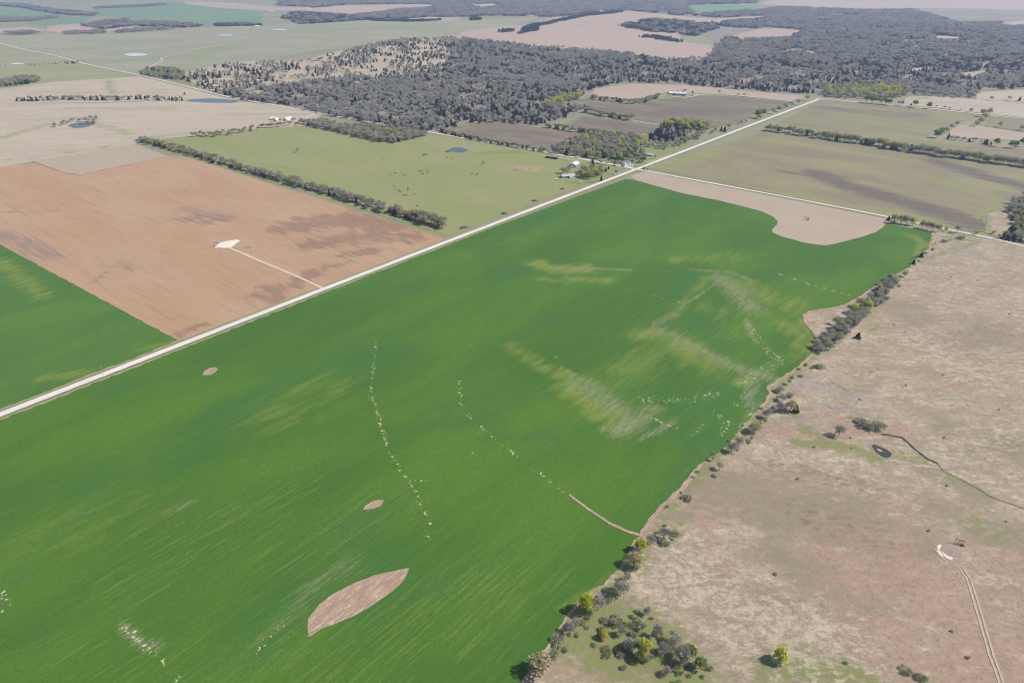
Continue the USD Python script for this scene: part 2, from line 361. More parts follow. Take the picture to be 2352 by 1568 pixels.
field('dry_pasture', 'broad pale dry pasture around the small dark pond', 'dry', [(-300, 262), (0, 240), (250, 237), (400, 230), (545, 233), (640, 243), (742, 264), (690, 290), (620, 295), (450, 312), (322, 324), (300, 336), (0, 384), (-300, 440)], .3, 20, 1,
      masks={'dark': [([(0, 318), (60, 300), (120, 285)], 12, .9), ([(230, 285), (300, 310)], 14, .7), ([(0, 372), (330, 326)], 5, .9), ([(300, 320), (450, 305)], 14, .8)],
             'grey': [([(150, 250), (400, 250)], 14, .8), ([(100, 275), (300, 270)], 10, .8), ([(520, 262), (700, 262)], 12, .8), ([(60, 340), (200, 330)], 8, .6)]})
field('stubble_field', 'pale stubble rectangle above the brown ploughed field', 'stubble', [(77, 371), (309, 332), (388, 359), (182, 402), (150, 398)], .45, 12, 1)
field('far_crop', 'far blue-green crop field at the top left', 'farfield', [(165, 45), (235, 15), (395, 4), (425, 9), (500, 16), (590, 24), (602, 32), (598, 56), (470, 59), (395, 52), (300, 42), (220, 36)], .45, 40, 2)
field('far_crop', 'far grey-green crop field in the top left corner', 'farfield', [(-200, 18), (0, 12), (150, 30), (215, 34), (130, 40), (0, 46), (-200, 48)], .45, 40, 2)
field('far_crop', 'narrow far green field above the brownish strip at left', 'farfield', [(70, 44), (165, 40), (220, 38), (190, 52), (100, 58), (60, 54)], .6, 35, 2)
field('far_brown_field', 'far reddish-brown field at the left edge', 'pink', [(-100, 68), (0, 65), (60, 62), (105, 68), (85, 76), (0, 78), (-100, 80)], .6, 30, 2)
field('far_brown_field', 'far reddish-brown field with scattered trees at upper left', 'pink', [(110, 62), (168, 56), (230, 63), (300, 62), (380, 63), (240, 74), (150, 78), (105, 72)], .6, 30, 2)
field('far_dry_field', 'far tan strip along the top of the blue-green crop field', 'pink', [(425, 4), (540, 7), (640, 17), (720, 19), (790, 13), (990, 11), (1000, 18), (900, 24), (880, 30), (790, 36), (740, 33), (700, 26), (590, 25), (425, 10)], .5, 40, 2)
field('far_dry_field', 'far tan clearing beside the tree islands at top centre', 'pink', [(930, 44), (990, 40), (1060, 42), (1045, 49), (960, 50)], .5, 30, 2)
field('pink_prairie', 'broad pinkish dry prairie beyond the cedar wood', 'pink',
      [(1045, 88), (1060, 74), (1130, 64), (1200, 58), (1245, 50), (1265, 42), (1310, 38), (1370, 30), (1430, 26), (1480, 29), (1560, 38), (1640, 44), (1750, 38), (1760, 42), (1660, 50), (1646, 64), (1580, 62), (1560, 90), (1580, 98), (1646, 106), (1632, 130), (1597, 141), (1530, 139), (1430, 123), (1370, 119), (1300, 113), (1185, 104), (1110, 96)], .35, 30, 2)
field('pink_prairie', 'small pinkish clearing within the far grey wood at right', 'pink', [(1668, 88), (1700, 77), (1745, 68), (1785, 65), (1852, 72), (1800, 90), (1740, 91)], .35, 30, 2)
field('far_crop', 'far pale green field at top right of centre', 'farfield', [(1575, 14), (1660, 10), (1745, 12), (1725, 24), (1600, 29)], .35, 45, 2)
field('far_plain', 'far pale lilac plain at the top right', 'pink', [(1740, 8), (1830, -6), (2700, -8), (2700, 26), (2352, 24), (2100, 20), (1900, 18), (1800, 14)], .35, 60, 2)
field('far_crop', 'far pale green strip at the right edge under the lilac plain', 'farfield', [(2180, 46), (2280, 44), (2275, 52), (2210, 54)], .35, 35, 2)
field('far_plain', 'far pale strip at the right edge below the plain', 'pink', [(2300, 54), (2352, 47), (2500, 46), (2500, 60), (2352, 60)], .35, 35, 2)
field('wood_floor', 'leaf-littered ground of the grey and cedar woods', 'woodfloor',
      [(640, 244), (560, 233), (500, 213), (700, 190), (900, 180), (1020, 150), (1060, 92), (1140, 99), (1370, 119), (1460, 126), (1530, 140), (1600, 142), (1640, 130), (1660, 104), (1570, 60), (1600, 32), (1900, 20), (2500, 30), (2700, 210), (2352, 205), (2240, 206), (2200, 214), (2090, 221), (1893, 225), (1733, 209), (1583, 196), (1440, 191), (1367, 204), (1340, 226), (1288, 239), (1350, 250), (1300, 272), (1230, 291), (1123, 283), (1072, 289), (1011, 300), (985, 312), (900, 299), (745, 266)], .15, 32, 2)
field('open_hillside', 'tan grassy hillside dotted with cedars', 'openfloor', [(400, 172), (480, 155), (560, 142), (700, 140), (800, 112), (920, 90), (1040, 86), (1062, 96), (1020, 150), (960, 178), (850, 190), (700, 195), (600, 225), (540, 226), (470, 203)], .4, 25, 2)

# ---------------------------------------------------------------- middle fields
field('ploughed_field', 'large brown ploughed field left of the main gravel road', 'brown',
      [(-285, 409), (0, 380), (85, 376), (150, 398), (182, 402), (388, 359), (430, 362), (1022, 549), (745, 660), (410, 783), (0, 562)], .25, 7, .8,
      masks={'damp': [([(680, 520), (800, 502), (890, 520)], 30, .95), ([(720, 560), (850, 545), (940, 545)], 20, .9), ([(790, 585), (860, 575)], 10, .8), ([(600, 680), (660, 660), (720, 630)], 12, .9), ([(640, 690), (610, 660)], 9, .9), ([(430, 500), (500, 505)], 18, .7), ([(720, 620), (800, 605)], 8, .7), ([(400, 770), (470, 745)], 5, .9), ([(545, 568), (568, 570)], 4, 1.0)],
             'grey': [([(-60, 530), (50, 555), (110, 590)], 17, .95), ([(-60, 490), (20, 488), (130, 484)], 2.2, 1.1), ([(130, 484), (220, 488), (300, 495)], 1.6, .8), ([(205, 655), (240, 630), (270, 605)], 2.6, 1.1), ([(270, 605), (300, 620)], 7, .75), ([(420, 480), (520, 500)], 14, .85)]})
field('green_field', 'green crop field at the left edge below the ploughed field', 'crop_left', [(-420, 337), (0, 562), (410, 783), (0, 941), (-420, 1104)], .25, 5, .5,
      masks={'yellow': [([(0, 600), (60, 650), (100, 680)], 12, .75), ([(320, 800), (390, 790)], 10, .7), ([(100, 870), (260, 850)], 9, .55), ([(20, 720), (140, 700)], 6, .4)], 'dots': [([(30, 640), (240, 770)], 1.5, .35), ([(50, 730), (60, 728)], 1.5, .7)]})
field('cattle_pasture', 'yellow-green cattle pasture with pond between hedgerow and crossroads', 'pasture',
      [(322, 327), (450, 313), (620, 294), (690, 289), (760, 302), (880, 328), (905, 331), (1000, 309), (1200, 343), (1440, 386), (1385, 407), (1032, 543)], .25, 7, 1,
      masks={'dark': [([(884, 362), (874, 370), (866, 382)], 1.8, 1.0), ([(1100, 352), (1190, 350)], 12, .6), ([(400, 345), (560, 400)], 10, .4), ([(960, 353), (980, 353)], 2, .5)],
             'dirt': [([(1190, 385), (1230, 390)], 8, .95), ([(1225, 357), (1235, 358)], 3, .9), ([(1210, 366), (1218, 366)], 2.5, .7), ([(1010, 346), (1025, 342)], 3, .7), ([(1085, 346), (1092, 350)], 3, .8), ([(1250, 357), (1300, 363)], 4, .8)]})
field('tilled_field', 'grey-brown tilled field north of the gravel road, nearest the wood', 'till', [(1013, 298), (1072, 288), (1123, 283), (1179, 284), (1241, 295), (1329, 304), (1367, 310), (1292, 334), (1258, 346), (1123, 325), (1039, 309)], .4, 10, 1, masks={'dark': [([(1120, 300), (1250, 305)], 22, .7)], 'green': [([(1040, 303), (1080, 292)], 10, .8)]})
field('tilled_field', 'grey-brown tilled field between two short tree belts', 'till', [(1288, 286), (1339, 268), (1452, 281), (1527, 291), (1508, 300), (1452, 312), (1370, 308), (1320, 299)], .4, 10, 1, masks={'dark': [([(1340, 283), (1420, 286)], 20, .8)], 'green': [([(1290, 286), (1330, 272)], 8, .9)]})
field('tilled_field', 'dark grey-brown tilled field below the far farm', 'till', [(1290, 238), (1335, 227), (1452, 241), (1508, 231), (1542, 228), (1602, 221), (1673, 221), (1817, 235), (1808, 246), (1733, 263), (1695, 285), (1620, 297), (1564, 286), (1523, 286), (1452, 275), (1404, 267), (1348, 247)], .4, 12, 1, masks={'dark': [([(1500, 262), (1680, 256)], 36, .9), ([(1570, 240), (1640, 240)], 25, .7)], 'green': [([(1300, 237), (1360, 235)], 16, .8)]})
field('dry_field', 'pinkish dry field in front of the cedar wood', 'pink', [(1367, 204), (1452, 193), (1480, 194), (1583, 197), (1733, 211), (1855, 221), (1817, 233), (1658, 216), (1580, 216), (1500, 226), (1452, 228), (1357, 222)], .4, 14, 1)
field('farm_grass', 'green grass beside the far farm', 'lawn', [(1500, 230), (1536, 216), (1580, 214), (1560, 224), (1540, 229)], .6, 8, .6, masks={'dirt': [([(1565, 220), (1600, 219)], 8, .8)]})
field('olive_field', 'olive field right of the main road below the far corner', 'olive', [(1882, 231), (1990, 239), (2088, 247), (2146, 252), (2244, 263), (2262, 266), (2225, 277), (2182, 290), (2140, 304), (2130, 319), (2352, 344), (2600, 372), (2600, 420), (2352, 382), (2100, 345), (1900, 317), (1762, 296)], .3, 10, 1, masks={'dark': [([(1900, 250), (2100, 265)], 40, .4)], 'green': [([(1780, 290), (1900, 300)], 20, .6)]})
field('gray_field', 'small grey fallow plot among the right-hand trees', 'stubble', [(2180, 300), (2205, 288), (2273, 293), (2352, 306), (2500, 330), (2500, 345), (2352, 324), (2185, 317)], .55, 10, 1)
field('grass_field', 'narrow olive grass strip under the right end of the far road', 'olive', [(2273, 268), (2352, 276), (2600, 302), (2600, 330), (2352, 303), (2262, 291)], .5, 10, 1)
field('dry_field', 'pale dry field above the road at the right edge', 'dry', [(2088, 223), (2146, 220), (2244, 229), (2352, 237), (2700, 264), (2700, 310), (2352, 271), (2244, 259), (2146, 248), (2059, 241)], .4, 12, 1, masks={'dark': [([(2095, 226), (2130, 225)], 10, .8)]})
field('dry_field', 'pale dry field in the right corner below the wood', 'dry', [(2240, 213), (2352, 207), (2700, 230), (2700, 262), (2352, 236), (2244, 229)], .45, 14, 1)
field('row_field', 'olive field with dark curving crop rows above the cross road', 'olive', [(1492, 388), (1762, 299), (1900, 319), (2100, 347), (2352, 384), (2600, 425), (2600, 540), (2313, 476), (2266, 489), (2257, 505), (2262, 520), (2262, 534), (2200, 530), (2040, 498)], .3, 7, .8,
      masks={'dark': [([(1880, 400), (1960, 430), (2100, 470), (2240, 515)], 26, .95), ([(2150, 370), (2352, 430)], 24, .8), ([(1800, 395), (1900, 405)], 16, .5), ([(2200, 500), (2250, 520)], 18, .9)], 'green': [([(1520, 385), (1640, 345)], 30, .8), ([(1700, 425), (1900, 465)], 8, .9), ([(2100, 400), (2300, 460)], 12, .7), ([(2240, 500), (2275, 480), (2330, 468)], 6, .9), ([(1760, 325), (2100, 370)], 12, .6)]})
field('scrub_grass', 'tan grassy corner by the creek trees at the right edge', 'range', [(2262, 534), (2264, 505), (2272, 491), (2313, 478), (2600, 560), (2600, 640), (2352, 562), (2300, 549)], .35, 6, .6, masks={'olive': [], 'red': [], 'grass': [([(2270, 500), (2266, 530), (2300, 545)], 4, .8)], 'ash': [], 'mud': [], 'straw': []})
EDGE_PX = [(2140, 540), (2100, 600), (2050, 640), (1990, 690), (1930, 770), (1875, 812), (1800, 880), (1740, 960), (1690, 1015), (1620, 1075), (1530, 1190), (1480, 1260), (1440, 1310), (1400, 1370), (1340, 1420), (1280, 1490)]
field('rangeland', 'wide tan rangeland right of the creek line', 'range',
      [(2140, 533), (2300, 553), (2352, 566), (2620, 640), (2900, 900), (2900, 2050), (1000, 2050), (1180, 1580), (1246, 1505), (1272, 1462), (1350, 1358), (1422, 1306), (1440, 1240), (1476, 1220), (1608, 1064), (1702, 986), (1750, 900), (1863, 810), (1870, 765), (1840, 735), (1857, 712), (1950, 697), (2100, 598)], .15, 3.2, .6,
      masks={'red': [([(2060, 1320), (2200, 1440), (2300, 1560)], 40, .95), ([(1920, 1290), (2050, 1360)], 20, .9), ([(1990, 1450), (2120, 1540)], 24, .8), ([(2200, 1260), (2352, 1300)], 14, .8), ([(1790, 990), (1870, 1010)], 9, .8), ([(1900, 950), (1960, 985)], 8, .9), ([(1610, 1190), (1640, 1240)], 9, .7), ([(1300, 1530), (1400, 1560)], 9, .6), ([(2150, 870), (2280, 930)], 14, .5), ([(2060, 980), (2110, 1010)], 8, .7)],
             'grass': [(EDGE_PX, 4.0, .62), ([(1830, 1015), (1930, 1025), (2010, 1045)], 6, .95), ([(1850, 985), (1890, 1010)], 6, .8), ([(2010, 1055), (2060, 1040), (2110, 1055)], 6, .8), ([(1700, 1010), (1670, 1040)], 3, 1.0), ([(1720, 985), (1760, 965)], 3, .9), ([(1820, 950), (1840, 965)], 3, .8), ([(1930, 750), (2000, 690), (2050, 650)], 4.5, .9), ([(1900, 800), (1945, 770)], 3, .8), ([(1370, 1415), (1470, 1470), (1560, 1550)], 17, 1.15), ([(1330, 1470), (1430, 1530)], 11, 1.1), ([(1480, 1400), (1520, 1430)], 6, .6), ([(1780, 1540), (1860, 1530), (1960, 1560)], 10, .85), ([(2110, 1065), (2180, 1095), (2260, 1130)], 3, .7), ([(2160, 545), (2250, 555), (2110, 600)], 5, .7), ([(2230, 1200), (2330, 1240)], 9, .55), ([(2000, 760), (2010, 750)], 5, .8), ([(1290, 1460), (1340, 1470)], 4, .8), ([(1560, 1200), (1530, 1260)], 5, .6), ([(1480, 1280), (1470, 1310)], 4, .9)],
             'ash': [([(2190, 565), (2250, 590)], 12, .9), ([(1860, 880), (1970, 910)], 13, .8), ([(1880, 930), (1990, 950)], 7, .8), ([(1840, 960), (1870, 985)], 6, .8), ([(2180, 1260), (2200, 1290)], 5, .9)],
             'mud': [([(1890, 930), (1930, 945), (1960, 965), (1985, 985)], .9, 1.1), ([(1740, 1060), (2000, 1120)], 14, .42), ([(1850, 1180), (2000, 1240)], 22, .42), ([(1900, 870), (1960, 905), (1972, 930), (1990, 945)], .7, .9), ([(2000, 855), (2020, 850)], 4, .7), ([(1955, 960), (2000, 985)], 3, .8), ([(2085, 790), (2300, 760)], 26, .35), ([(2230, 1055), (2352, 1010)], 20, .35)],
             'olive': [([(1650, 1120), (1800, 1175), (1960, 1205)], 32, 1.1), ([(1780, 1270), (1890, 1320), (1960, 1385)], 15, 1.05), ([(1990, 1180), (2080, 1230)], 20, .8), ([(1560, 1190), (1620, 1150)], 9, .8), ([(2000, 700), (2200, 740), (2352, 800)], 34, .6), ([(2080, 790), (2300, 770)], 26, .6), ([(2180, 1180), (2340, 1230)], 16, .8), ([(1640, 1420), (1800, 1380)], 16, .6), ([(1340, 1440), (1560, 1500)], 24, .9), ([(1780, 1540), (1960, 1560)], 16, .9), ([(2200, 1000), (2352, 1040)], 24, .6), ([(2110, 1070), (2250, 1140)], 8, .8), ([(1490, 1300), (1530, 1240)], 10, .7), ([(1640, 1330), (1700, 1450)], 14, .55)],
             'straw': [([(1950, 770), (2100, 780), (2200, 850)], 24, .6), ([(1545, 1310), (1680, 1420), (1880, 1470)], 30, .72), ([(1500, 1290), (1560, 1240)], 14, .6), ([(2090, 1070), (2300, 1000)], 20, .5), ([(1830, 1040), (1980, 1060)], 5, .7), ([(1460, 1330), (1500, 1360)], 5, .8), ([(1660, 1480), (1760, 1440), (1860, 1500)], 16, .5)]})

STUB = [(1562, 443), (1656, 462), (1750, 486), (1777, 499), (1785, 508), (1785, 514), (1777, 524), (1773, 530), (1775, 535), (1797, 544), (1848, 558), (1880, 563), (1900, 564), (1915, 561), (1982, 544), (2010, 534), (2026, 524), (2036, 513)]
EDGE = [(2046, 516), (2100, 526), (2140, 535), (2133, 571), (2100, 598), (2086, 614), (2057, 631), (2029, 646), (2002, 662), (1974, 681), (1952, 695), (1926, 704), (1888, 710), (1862, 713), (1849, 720), (1845, 732), (1850, 742), (1859, 750), (1871, 763), (1878, 780), (1869, 798), (1863, 813), (1834, 842), (1783, 875), (1764, 889), (1768, 905), (1756, 925), (1730, 952), (1716, 970), (1700, 988), (1680, 1010), (1654, 1038), (1608, 1066), (1566, 1118), (1510, 1170), (1478, 1218), (1473, 1228), (1455, 1240), (1422, 1304), (1386, 1343), (1350, 1357), (1298, 1419), (1272, 1461), (1246, 1504), (1197, 1566), (1000, 1830)]
MASK_MAIN = {
    'yellow': [([(1232, 606), (1290, 622), (1350, 616)], 14, .9), ([(1310, 641), (1395, 645)], 10, .75), ([(1240, 640), (1300, 650)], 8, .5), ([(1715, 655), (1770, 688), (1830, 702), (1856, 722)], 18, .62), ([(1800, 745), (1848, 775), (1846, 800)], 13, .68), ([(1840, 735), (1868, 790)], 4, .8), ([(1485, 765), (1560, 790), (1605, 830)], 18, .78), ([(1490, 800), (1440, 850)], 16, .45), ([(1305, 895), (1370, 938), (1425, 985)], 12, .78), ([(1330, 925), (1390, 955)], 5, .5), ([(1170, 795), (1240, 838), (1310, 870)], 10, .55), ([(2090, 540), (2128, 560), (2115, 588)], 8, .85), ([(1560, 598), (1700, 588)], 18, .42), ([(1820, 815), (1740, 860), (1700, 880)], 9, .5), ([(1620, 640), (1540, 730)], 8, .5), ([(1600, 690), (1700, 740)], 22, .3), ([(1380, 1350), (1440, 1300)], 4.5, .6), ([(1300, 1400), (1350, 1362)], 4, .6), ([(620, 960), (760, 890)], 34, .32), ([(60, 1250), (300, 1180)], 40, .22), ([(1500, 940), (1530, 960)], 10, .4)],
    'streaky': [([(330, 1330), (640, 1140)], 34, .56), ([(640, 1300), (900, 1150)], 34, .5), ([(760, 1540), (1200, 1330)], 40, .62), ([(580, 1500), (760, 1330)], 22, .58), ([(180, 1200), (500, 1180)], 40, .42), ([(1400, 880), (1560, 780)], 28, .82), ([(1680, 770), (1760, 730)], 18, .8), ([(620, 960), (760, 900)], 30, .35), ([(1050, 1390), (1250, 1250)], 30, .42), ([(0, 1520), (400, 1540)], 30, .4), ([(1700, 820), (1560, 960)], 14, .45), ([(1540, 700), (1400, 780)], 18, .4)],
    'bare': [([(1655, 640), (1690, 668), (1728, 708)], 15, .78), ([(1662, 642), (1540, 720), (1520, 745)], 1.6, .7), ([(1505, 745), (1548, 722)], 6, .55), ([(1535, 765), (1600, 796), (1680, 842)], 4, .8), ([(1520, 760), (1600, 800)], 12, .5), ([(1640, 820), (1690, 845), (1770, 868)], 9, .72), ([(1715, 735), (1722, 760), (1735, 785)], 2.8, .95), ([(1335, 882), (1400, 925), (1455, 968)], 13, .72), ([(1415, 990), (1475, 960)], 9, .9), ([(1440, 950), (1510, 935)], 5, .6), ([(1500, 998), (1545, 972)], 2.4, .85), ([(1470, 1010), (1530, 975)], 2.0, .75), ([(1730, 870), (1720, 930)], 6, .6), ([(1290, 626), (1340, 616), (1450, 621)], 2.4, .8), ([(1290, 615), (1340, 622)], 9, .45), ([(1590, 620), (1680, 625), (1725, 645)], 3, .7), ([(700, 1365), (750, 1322), (820, 1280)], 7, .34), ([(640, 1430), (700, 1385)], 5, .36), ([(380, 1180), (450, 1150)], 2.4, .6), ([(1340, 875), (1290, 845)], 4, .6), ([(283, 1437), (330, 1482), (362, 1482)], 3.4, .8), ([(1750, 905), (1690, 1010)], 4, .35)],
    'dots': [([(862, 785), (858, 860), (850, 905), (868, 950), (880, 990), (895, 1040), (920, 1080), (945, 1110), (958, 1135)], 2.0, .64), ([(945, 1108), (990, 1100), (1060, 1060), (1130, 1015)], 1.2, .52), ([(960, 1150), (985, 1190), (985, 1235)], 2.2, .6), ([(1055, 870), (1060, 935), (1095, 975), (1140, 1010), (1185, 1045), (1230, 1080), (1270, 1110), (1305, 1138)], 1.7, .66), ([(1205, 1060), (1245, 1090)], 1.4, .7), ([(1480, 918), (1580, 920), (1650, 905)], 7, .48), ([(1640, 950), (1670, 970), (1660, 1000)], 6, .5), ([(1500, 960), (1560, 990)], 2, .7), ([(1590, 1000), (1625, 970)], 2.2, .6), ([(1690, 930), (1720, 900)], 5, .46), ([(1760, 800), (1790, 830), (1700, 880)], 8, .46), ([(1395, 620), (1450, 621)], 1.2, .75), ([(1430, 660), (1560, 695)], 2, .55), ([(1720, 745), (1770, 805), (1800, 830)], 2, .6), ([(1740, 920), (1690, 1010)], 4, .5), ([(280, 1437), (300, 1450), (330, 1480), (350, 1478)], 2.4, .66), ([(326, 1480), (380, 1525), (410, 1560), (430, 1590)], 2.2, .6), ([(-40, 1370), (10, 1360), (15, 1400)], 3, .6), ([(1275, 820), (1290, 822)], 1.0, .75), ([(1560, 640), (1600, 650)], 3, .4), ([(650, 1440), (600, 1480), (590, 1500)], 2.5, .55), ([(840, 1170), (860, 1172)], 1.5, .6), ([(1255, 1350), (1262, 1356)], 1.0, .75), ([(1630, 1060), (1680, 1020)], 2, .6)],
    'tan': [([(1785, 628), (1860, 654), (1965, 683)], .8, 1.0), ([(1700, 630), (1760, 650)], .6, .6), ([(1655, 640), (1530, 735)], .7, .7)]}
ISLES = [
    ('soil_patch', 'long lens-shaped bare soil patch in the green field', [(709, 1463), (706, 1440), (709, 1422), (731, 1390), (762, 1366), (797, 1347), (830, 1332), (863, 1321), (905, 1311), (941, 1305), (935, 1320), (923, 1338), (905, 1356), (877, 1376), (845, 1398), (806, 1418), (770, 1433), (740, 1444)]),
    ('soil_patch', 'small spindle-shaped bare patch above the long one', [(834, 1171), (842, 1160), (854, 1153), (866, 1149), (882, 1148), (880, 1156), (873, 1163), (854, 1170)]),
    ('soil_patch', 'small oval bare patch near the main road', [(465, 862), (470, 852), (484, 845), (497, 844), (501, 849), (494, 856), (484, 862)])]
main_px = [(-420, 1122), (0, 963), (410, 800), (745, 672), (1040, 557), (1438, 411), (1458, 414)] + STUB + EDGE + [(-420, 1830)]
# nearer rows are painted finer
main = field('green_field', 'vast bright green crop field filling the foreground', 'main', main_px, .3, 3.0, .45, masks=MASK_MAIN)
field('stubble_field', 'pale pink stubble patch with a wavy edge below the cross road', 'stubble', [(1447, 404), (1478, 394), (1600, 418), (2036, 503), (2046, 515)] + STUB[::-1] + [(1458, 414)], .35, 7, .4)
for n, lab, pts in ISLES:
    field(n, lab, 'soil', pts, .42, 1.6, .16, round_=.15, cat='bare soil')
ribbon('soil_strip', 'bare terrace line running to the corner of the green field', 'soil', [(1308, 1136), (1331, 1154), (1373, 1184), (1400, 1202), (1429, 1216), (1452, 1224), (1474, 1229)], 2.0, .45, 2, .35, cat='bare soil')
ribbon('soil_strip', 'bare soil edge of the green field beside the rangeland', 'soil', [(1472, 1232), (1482, 1214), (1512, 1172), (1568, 1120), (1610, 1068)], 2.8, .46, 2, .5, cat='bare soil')
ribbon('soil_strip', 'bare field edge along the lower shrubs', 'soil', [(1198, 1568), (1247, 1506), (1274, 1462), (1300, 1420), (1330, 1385)], 1.4, .44, 2, .3, cat='bare soil')
ribbon('soil_strip', 'pale bare edge around the grassy notch of the creek line', 'soil', [(2060, 633), (2030, 649), (2003, 664), (1976, 683), (1952, 697), (1926, 706), (1888, 712), (1860, 716), (1849, 724), (1848, 736), (1856, 748), (1870, 764), (1880, 782)], 2.6, .47, 2.5, .5, cat='bare soil')
ribbon('soil_strip', 'pale bare edge below the notch beside the dry grass', 'soil', [(1865, 815), (1836, 843), (1784, 877), (1764, 890), (1770, 905), (1757, 925), (1740, 945)], 2.4, .46, 2.5, .6, cat='bare soil')

# ---------------------------------------------------------------- water
def pond(name, label, pts, mat='water', level=.6, rim=2.2):
    bank = Polygon(P(pts)).buffer(rim)
    field('pond_bank', 'muddy bank of the ' + label, 'bank', np.array(bank.exterior.coords), level - .06, 3, .7, world=True, cat='bank')
    poly = field(name, label, mat, pts, level, 4, .3, round_=1.0, cat='pond')
    return poly
ribbon('creek', 'dark narrow creek across the rangeland', 'mudwater', [(2024, 997), (2040, 999), (2070, 1005), (2088, 1018), (2099, 1030), (2114, 1043), (2131, 1054), (2154, 1065)], 1.7, .30, 2, .3, cat='creek')
ribbon('creek_ditch', 'grassy ditch running on from the creek', 'ditch', [(2154, 1065), (2165, 1080), (2182, 1089), (2215, 1106), (2243, 1121), (2270, 1138), (2296, 1149), (2352, 1167), (2480, 1200)], .9, .28, 2, .3, cat='ditch')
pp = [(2002, 1022), (2012, 1021), (2024, 1027), (2038, 1033), (2048, 1041), (2046, 1048), (2037, 1052), (2024, 1049), (2013, 1041), (2006, 1032)]
pond('pond', 'small dark muddy pond with a straw islet in the rangeland', pp, 'mudwater', .32)
field('islet', 'straw islet in the small dark pond', 'range', [(2014, 1031), (2022, 1033), (2028, 1037), (2022, 1038), (2015, 1035)], .45, 1.5, .1, cat='islet', masks={k: [] for k in ('red', 'grass', 'ash', 'mud', 'olive')} | {'straw': [([(2020, 1034)], 9, 1.0)]})
pond('pond', 'small blue farm pond in the cattle pasture', [(1028, 345), (1040, 340), (1056, 339), (1075, 345), (1070, 349), (1062, 351), (1044, 350)])
pond('pond', 'long blue pond at the end of the left tree row', [(428, 233), (440, 229), (480, 227), (520, 229), (548, 234), (530, 237), (470, 236)])
pond('pond', 'small dark pond ringed by bare shrubs in the dry pasture', [(158, 288), (175, 284), (205, 281), (222, 282), (212, 288), (190, 294), (168, 294)], 'mudwater')
pond('pond', 'pale silty pond in the far prairie', [(282, 126), (295, 123), (320, 122), (343, 126), (330, 129), (300, 130)], 'paleswater')
pond('pond', 'thin pale pond higher in the far prairie', [(494, 81), (515, 80), (537, 80), (530, 83), (505, 83)], 'paleswater')
pond('pond', 'thin bluish pond farthest in the prairie', [(617, 67), (640, 67), (661, 68), (655, 71), (630, 69)], 'paleswater')
pond('pond', 'small pale pond left of the far gravel road', [(24, 147), (38, 145), (56, 146), (50, 149), (30, 149)], 'paleswater')

# ---------------------------------------------------------------- roads
ROAD = P([(-420, 1118), (0, 953), (745, 664), (1462, 389), (1840, 244), (1878, 229.5)])
ribbon('verge', 'dull grass verge and ditch along the main gravel road', 'verge', ROAD, 16, .34, 3, 1.0, world=True, cat='verge')
for sgn, wh, wd in ((-1, 'near', 1.5), (1, 'far', .9)):
    o = LineString(ROAD).offset_curve(sgn * 4.5)
    ribbon('roadside_ditch', f'weedy ditch on the {wh} side of the main gravel road', 'ditch', np.array(o.coords), wd, .40, 3, .35, world=True, cat='ditch')
ribbon('gravel_road', 'main pale gravel road running diagonally past the green field', 'gravel', ROAD, 6.6, .55, 5, .12, world=True)
ribbon('gravel_road', 'pale gravel cross road right of the crossroads', 'gravelx', [(1470, 391), (1600, 415), (1800, 452), (2040, 499), (2160, 524), (2300, 553), (2352, 566), (2620, 636)], 5.2, .52, 5, .12)
ribbon('gravel_road', 'pale gravel road from the crossroads up past the wood', 'gravelx', [(1470, 391), (1440, 385), (1255, 351), (1120, 328), (985, 304), (900, 290), (745, 263), (640, 243), (540, 227), (460, 207), (400, 192), (315, 172), (200, 148), (20, 105), (-120, 72)], 6.0, .65, 6, .15)
ribbon('gravel_road', 'far gravel road from the corner to the right edge', 'gravelx', [(1868, 233), (1880, 228), (1893, 227), (1990, 238), (2088, 246), (2146, 251), (2244, 262), (2352, 273), (2700, 310)], 5.5, .62, 6, .12)
ribbon('driveway', 'pale farm drive curving to the far farm', 'gravelx', [(1822, 234), (1733, 224), (1680, 219), (1640, 217), (1605, 218), (1590, 223), (1570, 225), (1548, 223)], 4.0, .75, 5, .2)
ribbon('driveway', 'pale drive to the white sheds at the pasture end', 'gravelx', [(742, 262), (720, 264), (700, 272), (670, 275)], 3.5, .75, 4, .3)
ribbon('track', 'straight pale access track in the ploughed field', 'track', [(523, 568), (600, 601), (680, 634), (742, 663)], 3.0, .45, 3, .12, cat='track')
ribbon('track', 'pale farm track winding over the far prairie', 'track', [(340, 158), (358, 147), (374, 140), (369, 134), (410, 124), (455, 113), (505, 103)], 5.0, .6, 8, .5, cat='track')
ribbon('track', 'far tan track along the top of the prairie', 'track', [(-100, 88), (0, 84), (110, 77), (190, 80), (300, 74), (395, 69), (470, 64)], 8.0, .7, 12, 1, cat='track')
ribbon('track', 'pale line of a track across the far blue-green field', 'track', [(395, 38), (480, 32), (585, 26)], 7.0, .7, 15, 1, cat='track')
ribbon('track', 'pale grass lane between two tilled fields', 'track', [(1404, 268), (1452, 277), (1524, 288)], 4.0, .6, 6, .4, cat='track')
ribbon('track', 'short pale drive by the farmhouse', 'lawn', [(1300, 416), (1340, 421), (1378, 417), (1400, 403)], 3.0, .55, 3, .2, cat='track')
tt = np.array(P([(2152, 1262), (2168, 1281), (2190, 1293), (2207, 1303), (2225, 1331), (2243, 1388), (2260, 1448), (2278, 1508), (2299, 1566), (2340, 1680)]))
ln = LineString(tt).segmentize(2)
for sgn, wh in ((1, 'left'), (-1, 'right')):
    o = ln.offset_curve(sgn * .95)
    ribbon('wheel_track', f'{wh} rut of the two-rut track down to the bottom edge', 'rut', np.array(o.coords), .95, .31, 1.5, .12, world=True, cat='track')
